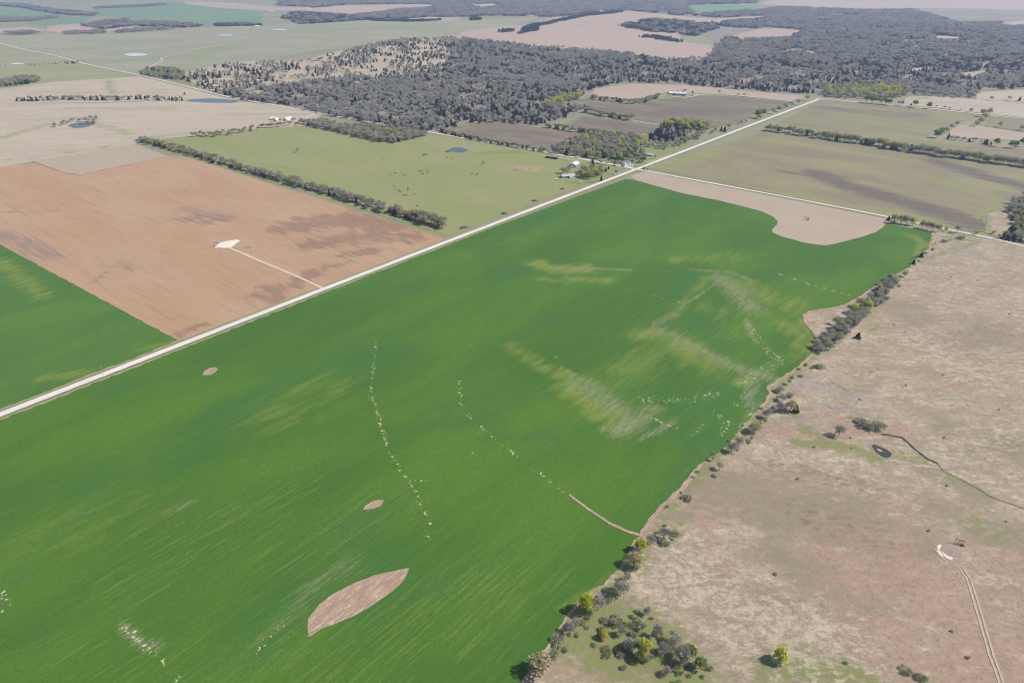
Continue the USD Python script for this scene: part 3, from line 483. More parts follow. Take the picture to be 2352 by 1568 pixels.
field('well_pad', 'small white gravel pad at the end of the access track', 'dirtpad', [(490, 566), (505, 558), (520, 554), (545, 551), (552, 553), (540, 562), (530, 570), (520, 571), (508, 569), (494, 570)], .42, 2, .5, cat='pad')
field('well_pad', 'worn pale pad around the pumpjack in the rangeland', 'dirtpad', [(2152, 1252), (2162, 1250), (2158, 1262), (2172, 1274), (2188, 1281), (2184, 1284), (2166, 1278), (2154, 1266)], .29, 1.5, .5, cat='pad')
field('farmyard', 'scruffy grass yard of the farmstead at the crossroads', 'lawn', [(1250, 352), (1330, 365), (1440, 386), (1385, 406), (1330, 424), (1282, 414), (1290, 395), (1305, 372)], .4, 4, .6, cat='yard', masks={'dirt': [([(1262, 358), (1330, 370)], 6, .8), ([(1280, 412), (1350, 420)], 3, .7), ([(1300, 382), (1315, 390)], 4, .7)]})
field('farmyard', 'green yard of the white farmhouse north of the crossroads', 'lawn', [(1330, 358), (1420, 345), (1480, 335), (1560, 330), (1600, 322), (1490, 380), (1466, 386), (1440, 380)], .4, 4, .6, cat='yard', masks={'dirt': [([(1490, 372), (1540, 356)], 5, .8), ([(1425, 380), (1455, 384)], 3, .8)]})

# ---------------------------------------------------------------- trees
R = np.random.default_rng(11)
def tube(a, b, r0, r1, n=5):
    a, b = np.asarray(a, float), np.asarray(b, float)
    d = b - a; d = d / np.linalg.norm(d)
    s = np.cross(d, [0.31, 0.95, 0.1]); s /= np.linalg.norm(s); t = np.cross(d, s)
    k = np.arange(n) * 2 * math.pi / n
    ring = np.cos(k)[:, None] * s + np.sin(k)[:, None] * t
    v = np.vstack([a + r0 * ring, b + r1 * ring, [b]])
    f = []
    for q in range(n):
        w = (q + 1) % n
        f += [[q, w, n + w], [q, n + w, n + q], [n + q, n + w, 2 * n]]
    return v, np.array(f)

def join(parts):
    vs, fs, k = [], [], 0
    for v, f in parts:
        vs.append(v); fs.append(np.asarray(f) + k); k += len(v)
    return np.vstack(vs), np.vstack(fs)

def leaves(pts, size, rng, out=None, elong=1.0, up=.0):
    """One small two-triangle leaf clump at each point, turned anyhow (or along OUT)."""
    n = len(pts)
    a = rng.normal(size=(n, 3)); a[:, 2] += up
    if out is not None: a = .55 * a + out
    a /= np.linalg.norm(a, axis=1, keepdims=True)
    b = np.cross(a, rng.normal(size=(n, 3))); b /= np.linalg.norm(b, axis=1, keepdims=True)
    s = size * rng.uniform(.7, 1.35, (n, 1))
    a = a * s * elong; b = b * s / elong
    v = np.stack([pts - a - b * .6, pts + b, pts + a + b * .3, pts - b * .8 + a * .2], 1).reshape(-1, 3)
    q = np.arange(n)[:, None] * 4
    return v, np.vstack([q + [0, 1, 2], q + [0, 2, 3]])

def lobes_points(n, lobes, rng, hollow=.45):
    """n points spread through the outer part of ellipsoid lobes (centre, rx, rz)."""
    w = np.array([l[1] ** 2 for l in lobes]); pick = rng.choice(len(lobes), n, p=w / w.sum())
    d = rng.normal(size=(n, 3)); d /= np.linalg.norm(d, axis=1, keepdims=True)
    d[:, 2] = np.where(d[:, 2] < -.35, -d[:, 2] * .5, d[:, 2])
    r = (hollow + (1 - hollow) * rng.random(n) ** .6)[:, None]
    c = np.array([l[0] for l in lobes])[pick]; s = np.array([[l[1], l[1], l[2]] for l in lobes])[pick]
    return c + d * r * s, d

def trunk_and_limbs(h, r, top, rng, limbs=5, spread=1.0):
    parts = [tube((0, 0, -.6), (0, 0, h * .45), r, r * .72, 6), tube((0, 0, h * .45), (rng.normal() * .2, rng.normal() * .2, top), r * .72, r * .2, 5)]
    for k in range(limbs):
        a = k * 2.4 + rng.uniform(-.4, .4); z = h * rng.uniform(.28, .6)
        e = np.array([math.cos(a) * spread * rng.uniform(.7, 1.1), math.sin(a) * spread * rng.uniform(.7, 1.1), z + rng.uniform(.2, .4) * h])
        parts.append(tube((0, 0, z), e, r * .42, r * .1, 4))
    return join(parts)

# each form is about 8 m (cedars 6 m, shrubs 3 m) tall; copies are scaled
FORMS = {}
def form(kind, k, parts):
    p = stage.CreateClassPrim(f'/World/form_{kind}_{"abcdefg"[k]}')
    for n, m, mat in parts:
        usdkit.mesh(stage, f'{p.GetPath()}/{n}', m, M[mat])
    FORMS.setdefault(kind, []).append(p.GetPath())

def round_lobes(rng, R0, zc, rz, n=5):
    L = [((0, 0, zc + .1), R0 * .78, rz * .95)]
    for k in range(n):
        a = k * 2 * math.pi / n + rng.uniform(-.5, .5)
        L.append(((math.cos(a) * R0 * .55, math.sin(a) * R0 * .55, zc + rng.uniform(-.45, .35) * rz), R0 * rng.uniform(.42, .6), rz * rng.uniform(.45, .65)))
    return L

for k in range(5):
    rng = np.random.default_rng(100 + k)
    # bare tree: limbs and a cloud of twig sprays
    L = round_lobes(rng, 3.2, 4.5, 3.6)
    pts, d = lobes_points(560, L, rng, .3)
    form('bare_tree', k, [('trunk', trunk_and_limbs(8, .2, 6.8, rng, 7, 2.2), 'bark'), ('crown', leaves(pts, .29, rng, d + [0, 0, .5], 1.6), 'twigs')])
    L = round_lobes(rng, 3.2, 4.4, 3.5)
    pts, d = lobes_points(560, L, rng, .4)
    form('budding_tree', k, [('trunk', trunk_and_limbs(8, .2, 6.5, rng, 6, 2.0), 'bark'), ('crown', leaves(pts, .29, rng, d * .5, 1.3), 'bud')])
    L = round_lobes(rng, 3.1, 4.3, 3.9, 6)
    pts, d = lobes_points(800, L, rng, .55)
    form('yellow_tree', k, [('trunk', trunk_and_limbs(8, .22, 6.5, rng, 6, 2.0), 'bark'), ('crown', leaves(pts, .34, rng, d * .6 + [0, 0, .2], 1.1), 'yellowleaf')])
    pts, d = lobes_points(950, round_lobes(rng, 3.4, 4.3, 3.6, 6), rng, .5)
    form('tan_tree', k, [('trunk', trunk_and_limbs(8, .22, 6.5, rng, 6, 2.0), 'bark'), ('crown', leaves(pts, .28, rng, d * .7 + [0, 0, .2], 1.25), 'tanleaf')])
    pts, d = lobes_points(430, round_lobes(rng, 3.2, 4.6, 3.4), rng, .55)
    form('green_tree', k, [('trunk', trunk_and_limbs(8, .2, 6.5, rng, 6, 2.0), 'bark'), ('crown', leaves(pts, .42, rng, d * .5, 1.2), 'greenleaf')])
    # cedar: dense cone that bulges low
    n = 330; z = rng.random(n) ** 1.25; a = rng.uniform(0, 2 * math.pi, n)
    rr = (2.0 * (1 - z) ** .75 * (1 + .18 * np.sin(3 * a + k) + .12 * np.sin(5 * a + 6 * z))) * rng.uniform(.72, 1.05, n)
    pts = np.stack([np.cos(a) * rr, np.sin(a) * rr, .5 + z * 5.6], 1)
    form('cedar_tree', k, [('trunk', tube((0, 0, -.5), (0, 0, 4.8), .18, .05), 'bark'), ('crown', leaves(pts, .48, rng, np.stack([np.cos(a), np.sin(a), .4 + 0 * a], 1) * .6, 1.2), 'cedar')])
    # shrub: several low lobes from the ground
    L = [((rng.normal() * .8, rng.normal() * .8, .9 + .4 * rng.random()), 1.1 + .5 * rng.random(), 1.0 + .5 * rng.random()) for _ in range(5)]
    pts, d = lobes_points(420, L, rng, .4)
    form('shrub', k, [('stem', join([tube((0, 0, -.4), (math.cos(q) * .7, math.sin(q) * .7, 1.5), .06, .02, 4) for q in (0, 1.3, 2.6, 3.9, 5.2)]), 'bark'), ('crown', leaves(pts, .22, rng, d + [0, 0, .3], 1.4), 'shrubleaf')])

NAT_H = {'bare_tree': 8.2, 'budding_tree': 8., 'yellow_tree': 8.2, 'tan_tree': 8., 'green_tree': 8., 'cedar_tree': 6.2, 'shrub': 2.9}
def plant(kind, xy, h, label, cat, group=None, wide=1.0, rng=R):
    h, wide = h * (1.32 if kind == 'shrub' else 1.46), wide * .93
    s = h / NAT_H[kind]
    t = thing(kind, label, cat, xy, rng.uniform(0, 6.28), group, (s * wide, s * wide, s))
    p = t.GetPrim()
    p.GetReferences().AddInternalReference(FORMS[kind][int(rng.integers(len(FORMS[kind])))]); p.SetInstanceable(True)
    return t

CATS = {'bare_tree': 'tree', 'budding_tree': 'tree', 'yellow_tree': 'tree', 'tan_tree': 'tree', 'green_tree': 'tree', 'cedar_tree': 'cedar', 'shrub': 'shrub'}
LOOK = {'bare_tree': 'bare grey tree', 'budding_tree': 'budding olive-yellow tree', 'yellow_tree': 'bright yellow-green tree', 'tan_tree': 'tan budding tree', 'green_tree': 'fresh green tree', 'cedar_tree': 'dark green cedar', 'shrub': 'grey-brown shrub'}

def one(kind, px, py, h, label, wide=1.0):
    plant(kind, at(px, py)[0], h, label, CATS[kind], wide=wide)

# --- single trees of the foreground and middle distance, each with its own label
ONES = [
 ('tan_tree', 1237, 1545, 8.6, 'round tan budding tree at the bottom end of the field edge', 1.15),
 ('yellow_tree', 1347, 1405, 9.6, 'tallest bright yellow-green tree on the lower field edge', .8),
 ('yellow_tree', 1470, 1266, 6.8, 'yellow-green tree at the pointed corner of the green field', .95),
 ('tan_tree', 1457, 1300, 7.2, 'grey-olive round tree just below the yellow one at the field corner', 1.05),
 ('bare_tree', 1425, 1366, 7.0, 'bare grey tree alone between the yellow trees on the field edge', 1.15),
 ('bare_tree', 1372, 1402, 8.0, 'pale lilac-grey bare tree right beside the tallest yellow tree', 1.0),
 ('bare_tree', 1308, 1456, 5.5, 'thin leafless tree over the bare soil below the tallest yellow tree', 1.0),
 ('bare_tree', 1322, 1440, 5.0, 'leafless grey sapling left below the tallest yellow tree', .9),
 ('yellow_tree', 1479, 1508, 8.4, 'bright yellow tree in the middle of the lower thicket', .75),
 ('yellow_tree', 1386, 1466, 4.4, 'small yellow tree in the upper left of the thicket', .95),
 ('bare_tree', 1445, 1494, 6.8, 'grey tree hard left of the yellow tree in the thicket', .85),
 ('bare_tree', 1566, 1520, 7.6, 'largest dark grey bare tree at the right of the thicket', .95),
 ('bare_tree', 1508, 1462, 6.2, 'grey bare tree above the thicket near the dry grass', .75),
 ('shrub', 1417, 1430, 3.2, 'small round grey-green shrub alone at the top of the thicket', 1.1),
 ('yellow_tree', 1790, 1519, 6.8, 'lone yellow-green tree on the dry grass at bottom right', 1.0),
 ('shrub', 1283, 1474, 2.8, 'small grey shrub on the soil edge left of the thicket', 1.3),
 ('shrub', 1272, 1506, 2.3, 'low shrub on the soil edge above the round tan tree', 1.3),
 ('bare_tree', 1495, 1250, 5.0, 'grey bare tree beside the yellow tree at the field corner', 1.1),
 ('bare_tree', 1524, 1236, 5.6, 'grey bare tree over the bare soil strip at the field corner', 1.1),
 ('shrub', 1527, 1249, 2.6, 'dark shrub below the bare trees at the field corner', 1.1),
 ('shrub', 1553, 1228, 2.4, 'isolated dark green shrub right of the field corner', 1.3),
 ('shrub', 1578, 1146, 2.2, 'dark shrub beside the bare soil strip of the field edge', 1.5),
 ('bare_tree', 1680, 1038, 5.6, 'grey-lilac bare tree lowest in the row along the creek bend', 1.2),
 ('bare_tree', 1696, 1023, 5.2, 'grey-lilac bare tree second lowest in the row along the creek bend', 1.1),
 ('tan_tree', 1733, 993, 6.4, 'tan-grey round tree with a dark shadow on the green crop', 1.2),
 ('bare_tree', 1760, 960, 5.8, 'grey bare tree where the pale field edge bends', 1.15),
 ('bare_tree', 1790, 944, 6.2, 'left grey tree of the round clump near the bare gully', 1.2),
 ('tan_tree', 1815, 944, 6.8, 'right olive-grey tree of the round clump near the bare gully', 1.1),
 ('cedar_tree', 1827, 947, 4.2, 'dark cedar at the right foot of the round tree clump', 1.2),
 ('bare_tree', 1797, 922, 4.8, 'grey bare tree behind the round clump', 1.1),
 ('bare_tree', 1790, 900, 3.6, 'low reddish-grey thicket tree above the round clump', 1.8),
 ('shrub', 1813, 910, 2.4, 'small dark shrub right of the low thicket', 1.3),
 ('bare_tree', 1926, 1001, 6.8, 'slender bare tree with visible trunk on the dry grass near the gully', 1.15),
 ('shrub', 1980, 976, 4.2, 'olive-grey shrub at the end of the eroded gully', 1.2),
 ('shrub', 2012, 986, 5.2, 'dark rounded bush at the mouth of the eroded gully', 1.1),
 ('shrub', 1880, 845, 2.6, 'small dark green shrub alone on the rangeland', 1.6),
 ('bare_tree', 1885, 809, 5.0, 'dark grey tree lowest in the creek row', 1.5),
 ('budding_tree', 1908, 778, 7.0, 'pale olive tree low in the creek row', 1.0),
 ('budding_tree', 1898, 792, 6.0, 'pale olive tree just above the dark lowest tree of the creek row', .9),
 ('budding_tree', 1928, 757, 8.0, 'broad olive-green tree of the creek row beside the grassy notch', 1.1),
 ('budding_tree', 1917, 745, 6.0, 'smaller olive tree left in the creek row at the notch', .9),
 ('bare_tree', 1926, 788, 6.0, 'lilac-grey bare tree on the lower right flank of the creek row', 1.1),
 ('bare_tree', 1941, 767, 6.8, 'lilac-grey bare tree on the mid right flank of the creek row', 1.1),
 ('bare_tree', 1949, 745, 7.6, 'tall lilac-grey bare tree in the centre of the creek row', 1.1),
 ('bare_tree', 1961, 737, 7.0, 'lilac-grey bare tree right of the centre of the creek row', 1.0),
 ('bare_tree', 1978, 724, 7.0, 'lilac-grey bare tree below the yellow trees of the creek row', 1.1),
 ('yellow_tree', 1959, 720, 7.4, 'left bright yellow tree of the creek row', 1.0),
 ('budding_tree', 1973, 706, 7.6, 'yellow-olive tree at the top of the creek row bulge', 1.2),
 ('yellow_tree', 1992, 712, 7.4, 'right bright yellow tree of the creek row', .95),
 ('bare_tree', 2008, 703, 6.6, 'grey bare tree right of the bright yellow trees', 1.1),
 ('bare_tree', 2016, 690, 6.6, 'grey bare tree higher right of the bright yellow trees', 1.0),
 ('cedar_tree', 2012, 678, 5.0, 'dark cedar with a long shadow high in the creek row', 1.1),
 ('yellow_tree', 2020, 670, 5.6, 'small yellow-green tree behind the dark cedar of the creek row', 1.0),
 ('bare_tree', 2037, 664, 6.4, 'grey bare tree near the top of the creek row', 1.1),
 ('bare_tree', 2053, 660, 6.0, 'grey bare tree topmost but one in the creek row', 1.0),
 ('yellow_tree', 2049, 646, 5.8, 'yellow-green tree at the top end of the creek row', 1.3),
 ('bare_tree', 2077, 636, 5.2, 'grey bare tree alone above the creek row', 1.2),
 ('cedar_tree', 1970, 777, 3.8, 'dark cedar bush in the dry grass right of the creek row', 1.4),
 ('cedar_tree', 2098, 607, 3.6, 'lower of two dark bushes on the upper field edge', 1.2),
 ('cedar_tree', 2115, 591, 3.8, 'upper of two dark bushes on the upper field edge', 1.3),
 ('bare_tree', 2124, 588, 4.0, 'small bare tree beside the upper dark bush of the field edge', 1.2),
 ('shrub', 2170, 556, 2.6, 'small shrub at the corner below the cross road', 1.4),
 ('bare_tree', 2197, 535, 8.0, 'dark bare tree with a clear trunk on the cross road', .85),
 ('bare_tree', 2172, 531, 4.5, 'small pale bare tree left of the dark bare one on the cross road', .9),
 ('shrub', 2207, 548, 3.6, 'shrub below the cross road at the dark bare tree', 1.3),
 ('bare_tree', 684, 350, 5.6, 'lone tree in the upper left of the cattle pasture', 1.2),
 ('shrub', 977, 356, 2.6, 'lone low bush left of the blue pasture pond', 1.6),
 ('bare_tree', 1031 + 79, 378, 4.6, 'lone small bare tree below the blue pasture pond', .9),
 ('cedar_tree', 1361, 385, 8.2, 'dark pointed cedar by the cross road at the farmstead', .95),
 ('cedar_tree', 1391, 395, 5.0, 'dark cedar near the farmstead drive', .8),
 ('cedar_tree', 1398, 389, 3.6, 'small dark cedar behind the other near the farmstead drive', 1.0),
 ('cedar_tree', 1381, 416, 5.6, 'dark cedar beside the main road at the farmstead', .8),
 ('bare_tree', 1415, 401, 6.2, 'pale bare tree between the farmstead and the crossroads', .8),
 ('green_tree', 1479, 373, 7.0, 'dark green tree right of the white farmhouse', 1.0),
 ('bare_tree', 1478, 396, 7.0, 'bare tree on the right corner of the crossroads', .6),
 ('bare_tree', 1487, 394, 5.0, 'small bare tree on the right corner of the crossroads', .8),
 ('bare_tree', 1505, 366, 5.5, 'small bare tree beyond the green trailer house', .7),
 ('bare_tree', 1293, 399, 8.0, 'large spreading brown bare tree behind the farmstead bungalow', 1.4),
 ('bare_tree', 1307, 394, 7.5, 'second spreading brown bare tree behind the farmstead bungalow', 1.2),
 ('green_tree', 1741, 288 - 16, 13.0, 'large fresh green round tree beside the upper main road', 1.15),
 ('green_tree', 1752, 268, 11.5, 'fresh green tree just above the large one on the upper main road', 1.0),
 ('yellow_tree', 1745, 274, 7.0, 'small yellow-green tree at the foot of the large green one', .9),
 ('bare_tree', 1775, 262, 9.5, 'grey bare tree right of the large green tree on the main road', 1.0),
 ('budding_tree', 1789, 257, 10., 'olive tree third up the main road from the large green tree', 1.0),
 ('budding_tree', 1803, 251, 10., 'olive tree fourth up the main road from the large green tree', 1.0),
 ('bare_tree', 1817, 246, 9.5, 'grey bare tree where the farm drive meets the main road', 1.1),
 ('bare_tree', 1832, 241, 9.5, 'grey bare tree above the end of the farm drive', 1.1),
 ('budding_tree', 1853, 232, 10., 'olive tree near the upper corner of the main road', 1.1),
 ('budding_tree', 1673, 297, 8.5, 'yellow-olive tree low on the upper main road', .95),
 ('cedar_tree', 1664, 303, 6.5, 'dark cedar below the yellow-olive tree on the main road', 1.0),
 ('bare_tree', 1703, 285, 5.5, 'small bare tree mid-way up the main road', 1.1),
 ('bare_tree', 1713, 282, 5.0, 'second small bare tree mid-way up the main road', 1.0),
 ('green_tree', 1990, 237, 13.0, 'left dark green tree of the row on the far road', 1.05),
 ('green_tree', 2003, 238, 12.0, 'second green tree of the row on the far road', 1.0),
 ('green_tree', 2013, 239, 11.5, 'third green tree of the row on the far road', 1.0),
 ('budding_tree', 2024, 240, 11.5, 'olive fourth tree of the row on the far road', 1.0),
 ('green_tree', 2034, 241, 11.5, 'green fifth tree of the row on the far road', 1.0),
 ('green_tree', 2043, 242, 10.0, 'last green tree of the row on the far road', .9),
 ('bare_tree', 2063, 243, 8.5, 'left of two brownish trees on the far road', .8),
 ('bare_tree', 2071, 244, 9.5, 'right of two brownish trees on the far road', .9),
 ('green_tree', 2100, 247, 11.0, 'round blue-green tree alone on the far road', 1.05),
 ('bare_tree', 2091, 246, 6.0, 'small brown tree left of the round blue-green one', .9),
 ('green_tree', 2133, 250, 10.5, 'lone green tree farthest right of the far road row', .95),
 ('bare_tree', 2229, 259, 7.5, 'bare tree on the far road near the yellow clump', 1.0),
 ('budding_tree', 2256, 268, 11.5, 'yellow-green tree hanging over the far road', 1.1),
 ('yellow_tree', 2263, 275, 10.5, 'bright tree just below the one hanging over the far road', .95),
 ('budding_tree', 2272, 264, 11.0, 'olive tree right of the yellow-green one on the far road', 1.0),
 ('budding_tree', 2252, 285, 10.5, 'olive tree in the middle of the slanting right-hand clump', 1.0),
 ('budding_tree', 2242, 291, 9.0, 'lowest olive tree of the slanting right-hand clump', 1.1),
 ('green_tree', 2151, 317, 11.5, 'round green tree at the left corner of the grey fallow plot', 1.1),
 ('green_tree', 2161, 310, 10.0, 'green tree behind the round one at the fallow plot', 1.0),
 ('budding_tree', 2173, 306, 9.5, 'olive tree on the left edge of the fallow plot', 1.0),
 ('bare_tree', 2184, 297, 8.0, 'grey tree at the upper left of the fallow plot', 1.0),
 ('bare_tree', 2197, 290, 8.0, 'grey tree topmost on the left edge of the fallow plot', 1.1),
 ('cedar_tree', 2177, 319, 6.5, 'small dark cedar below the fallow plot', .8),
 ('cedar_tree', 2264, 334, 7.5, 'pointed dark cedar below the fallow plot near the green trees', .8),
 ('green_tree', 2287, 337, 10.5, 'green round tree left below the fallow plot', .9),
 ('green_tree', 2322, 340, 9.5, 'broad green tree in the middle below the fallow plot', 1.1),
 ('green_tree', 2332, 341, 9.0, 'green tree joined to the broad one below the fallow plot', 1.0),
 ('green_tree', 2346, 337, 11.0, 'green tree at the frame edge below the fallow plot', .95),
 ('budding_tree', 2296, 293, 8.5, 'pale olive tree above the fallow plot', 1.0),
 ('bare_tree', 2345, 300, 7.5, 'pale bare tree above the fallow plot at the right edge', 1.2),
 ('budding_tree', 2068 - 16, 513, 8.6, 'first tall budding tree on the cross road at the stubble patch', 1.0),
 ('budding_tree', 2069, 514, 9.0, 'second tall budding tree on the cross road', .95),
 ('bare_tree', 2081, 516, 9.2, 'greyish tree in the middle of the tall cross road row', .95),
 ('yellow_tree', 2095, 518, 8.6, 'brightest yellow tree of the tall cross road row', .85),
 ('budding_tree', 2118, 525, 8.4, 'left tree of the second tall group on the cross road', .95),
 ('budding_tree', 2130, 528, 8.6, 'middle tree of the second tall group on the cross road', .9),
 ('budding_tree', 2141, 531, 8.6, 'right middle tree of the second tall group on the cross road', .9),
 ('budding_tree', 2154, 533, 8.0, 'right end tree of the second tall group on the cross road', .85),
 ('cedar_tree', 2040, 507, 4.0, 'dark cedar at the left foot of the tall cross road row', 1.2),
 ('shrub', 2051, 513, 3.0, 'dark shrub under the tall cross road row', 1.3),
 ('yellow_tree', 2242, 539, 4.0, 'small yellow bush above the cross road near the creek trees', 1.2),
 ('yellow_tree', 2282, 538, 3.8, 'small yellow bush beside the creek trees above the cross road', 1.1),
]
for k, px, py, h, lab, w in ONES:
    one(k, px, py, h, lab, w)

CLEAR = [('open_glade', 'tan grassy glade left in the dark cedar wood at right', [(2084, 163), (2100, 158), (2132, 155), (2136, 160), (2110, 165), (2090, 168)]),
         ('open_glade', 'tan grassy glade right in the dark cedar wood', [(2200, 170), (2225, 166), (2262, 164), (2268, 172), (2240, 180), (2210, 178)]),
         ('open_glade', 'tan glade at the right edge of the cedar wood', [(2290, 174), (2318, 170), (2322, 177), (2298, 180)]),
         ('open_glade', 'pale strip of clearing low in the hazy grey wood', [(1770, 121), (1820, 117), (1885, 117), (1880, 123), (1800, 126)]),
         ('open_glade', 'pale clearing in the middle of the hazy grey wood', [(2036, 93), (2080, 92), (2132, 90), (2130, 96), (2070, 98)]),
         ('open_glade', 'pale yellowish clearing right in the hazy grey wood', [(2132, 85), (2175, 82), (2215, 86), (2210, 96), (2150, 96)]),
         ('open_glade', 'tiny pale clearing far right in the hazy grey wood', [(2255, 101), (2280, 98), (2290, 102), (2265, 105)]),
         ('open_glade', 'narrow pale clearing high in the hazy grey wood', [(1900, 36), (1980, 34), (1975, 39), (1905, 40)]),
         ('open_glade', 'pale clearing at the top centre of the far wood', [(1075, 12), (1130, 8), (1160, 14), (1110, 20)])]
GLADES = []
for n, lab, pts in CLEAR:
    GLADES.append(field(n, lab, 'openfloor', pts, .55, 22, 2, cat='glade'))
GLADES = shapely.union_all(GLADES)

# --- groves and rows: (label place, group, points, area or row width, spacing, mix, height range)
def inside(poly_px, spacing, rng, noise=0.0):
    poly = Polygon(P(poly_px)).buffer(0)
    x0, y0, x1, y1 = poly.bounds
    gx, gy = np.meshgrid(np.arange(x0, x1, spacing), np.arange(y0, y1, spacing * .87))
    g = np.stack([(gx + (np.arange(gx.shape[0])[:, None] % 2) * spacing * .5).ravel(), gy.ravel()], 1)
    g = g + rng.uniform(-.48, .48, g.shape) * spacing
    g = g[shapely.contains_xy(poly, g[:, 0], g[:, 1])]
    if noise:
        n = np.sin(g[:, 0] / 31 + 1.7 * np.sin(g[:, 1] / 47)) * np.sin(g[:, 1] / 39 + 1.2 * np.sin(g[:, 0] / 59)) + .5 * np.sin(g[:, 0] / 13) * np.sin(g[:, 1] / 17 + 1)
        g = g[n + rng.normal(size=len(g)) * .25 > noise - 1]
    return g

def along(pts, width, spacing, rng, gaps=0.0):
    ln = LineString(P(pts)); n = max(1, int(ln.length / spacing))
    s = (np.arange(n) + rng.uniform(-.4, .4, n)) * spacing
    out = []
    for q in s:
        if rng.random() < gaps: continue
        a, b = ln.interpolate(max(q, 0)), ln.interpolate(max(q, 0) + 1)
        d = np.array([b.x - a.x, b.y - a.y]); d /= max(np.linalg.norm(d), 1e-6)
        out.append(np.array([a.x, a.y]) + np.array([-d[1], d[0]]) * rng.uniform(-.5, .5) * width)
    return np.array(out).reshape(-1, 2)

def unglade(g):
    return g[~shapely.contains_xy(GLADES, g[:, 0], g[:, 1])] if len(g) else g
MIXES = []   # (xy, kind, height, wide, place, group)
def grove(place, pts, mix, hs, spacing=7.0, width=None, noise=0.0, gaps=0.0, seed=1, wide=1.0):
    rng = np.random.default_rng(seed)
    xy = unglade(inside(pts, spacing, rng, noise)) if width is None else along(pts, width, spacing, rng, gaps)
    ks = list(mix); pr = np.array([mix[k] for k in ks], float); pr /= pr.sum()
    for p in xy:
        q = pr
        if place is None and 'cedar_tree' in mix:
            f = .42 * math.sin(p[0] / 97 + 1.4 * math.sin(p[1] / 131)) * math.sin(p[1] / 83 + math.sin(p[0] / 170)) + .2 * math.sin(p[0] / 33 + p[1] / 41)
            q = pr * np.array([1 + 2.2 * f if n == 'cedar_tree' else 1 for n in ks]).clip(.06, 9); q = q / q.sum()
        k = ks[int(rng.choice(len(ks), p=q))]
        h = rng.uniform(*hs) * {'cedar_tree': .72, 'shrub': .42}.get(k, 1.0)
        MIXES.append((p, k, h, wide * rng.uniform(.85, 1.2), place))

HB = {'bare_tree': .5, 'budding_tree': .36, 'cedar_tree': .09, 'shrub': .05}
grove('in the long hedgerow between ploughed field and cattle pasture', [(322, 323), (430, 352), (560, 390), (700, 430), (860, 478), (960, 506)], {'bare_tree': .55, 'budding_tree': .25, 'cedar_tree': .12, 'shrub': .08}, (6.4, 9.2), 2.6, width=13, seed=21)
grove('at the road end of the long hedgerow', [(950, 503), (985, 514), (1020, 527)], {'budding_tree': .55, 'bare_tree': .3, 'yellow_tree': .1, 'cedar_tree': .05}, (8.5, 11.0), 2.8, width=13, seed=22)
grove('on the top edge of the cattle pasture', [(446, 313), (490, 314), (520, 310), (560, 302), (610, 294), (690, 288)], {'budding_tree': .5, 'bare_tree': .4, 'cedar_tree': .1}, (6.5, 9.0), 4.4, width=16, gaps=.1, seed=23)
grove('in the triangular copse at the top of the cattle pasture', [(688, 284), (745, 283), (800, 295), (860, 292), (985, 312), (905, 330), (862, 326), (770, 304)], {'bare_tree': .55, 'budding_tree': .33, 'cedar_tree': .12}, (6.5, 10), 7.0, seed=24)
grove('in the roadside hedge below the tilled field', [(1012, 301), (1040, 311), (1120, 327), (1200, 341), (1260, 352)], {'bare_tree': .4, 'cedar_tree': .35, 'budding_tree': .25}, (5.5, 8), 3.6, width=8, seed=25)
grove('in the grove behind the farmstead', [(1262, 350), (1292, 334), (1330, 322), (1370, 310), (1400, 310), (1450, 314), (1490, 326), (1495, 338), (1440, 348), (1420, 370), (1330, 362)], {'bare_tree': .52, 'budding_tree': .34, 'yellow_tree': .06, 'cedar_tree': .08}, (7, 10.5), 9.0, seed=26)
grove('around the white farmhouse', [(1418, 350), (1450, 346), (1480, 352), (1484, 372), (1455, 378), (1420, 378)], {'bare_tree': .5, 'green_tree': .35, 'cedar_tree': .15}, (5.5, 8.5), 9, seed=27)
grove('in the dark cedar stand above the crossroads', [(1484, 318), (1520, 302), (1560, 294), (1572, 306), (1555, 322), (1500, 328)], {'cedar_tree': .85, 'bare_tree': .15}, (8, 11), 6.5, seed=28)
grove('in the scrub between cedar stand and main road', [(1484, 338), (1500, 330), (1560, 322), (1600, 312), (1622, 310), (1560, 336), (1520, 346)], {'bare_tree': .7, 'cedar_tree': .15, 'budding_tree': .15}, (5, 8), 9, seed=29)
grove('in the open scrub left of the upper main road', [(1572, 300), (1620, 298), (1660, 300), (1600, 325), (1560, 340), (1565, 320)], {'cedar_tree': .4, 'budding_tree': .35, 'bare_tree': .25}, (5.5, 8.5), 13, seed=30)
grove('in the yellowish grove on the tilled field edge', [(1524, 292), (1530, 284), (1575, 284), (1625, 293), (1620, 300), (1570, 296)], {'yellow_tree': .3, 'budding_tree': .5, 'cedar_tree': .2}, (8, 11), 8, seed=31)
grove('in the long hedgerow between the two right-hand olive fields', [(1764, 299), (1850, 312), (1980, 331), (2100, 350), (2240, 369), (2352, 384), (2500, 404)], {'budding_tree': .55, 'bare_tree': .37, 'cedar_tree': .08}, (8, 10.8), 2.6, width=18, seed=32)
grove('in the short belt between two tilled fields', [(1342, 256), (1380, 266), (1452, 277)], {'bare_tree': .35, 'budding_tree': .45, 'cedar_tree': .2}, (7.5, 10.5), 3.2, width=15, seed=33)
grove('in the belt below the wood and above the nearest tilled field', [(1256, 293), (1300, 299), (1340, 306), (1372, 307)], {'bare_tree': .45, 'cedar_tree': .35, 'budding_tree': .2}, (6.5, 9.5), 3.6, width=13, seed=34)
grove('in the belt left of the far farm', [(1356, 226), (1400, 233), (1452, 239), (1480, 235), (1518, 222)], {'budding_tree': .5, 'bare_tree': .25, 'cedar_tree': .25}, (7, 10), 3.8, width=15, seed=35)
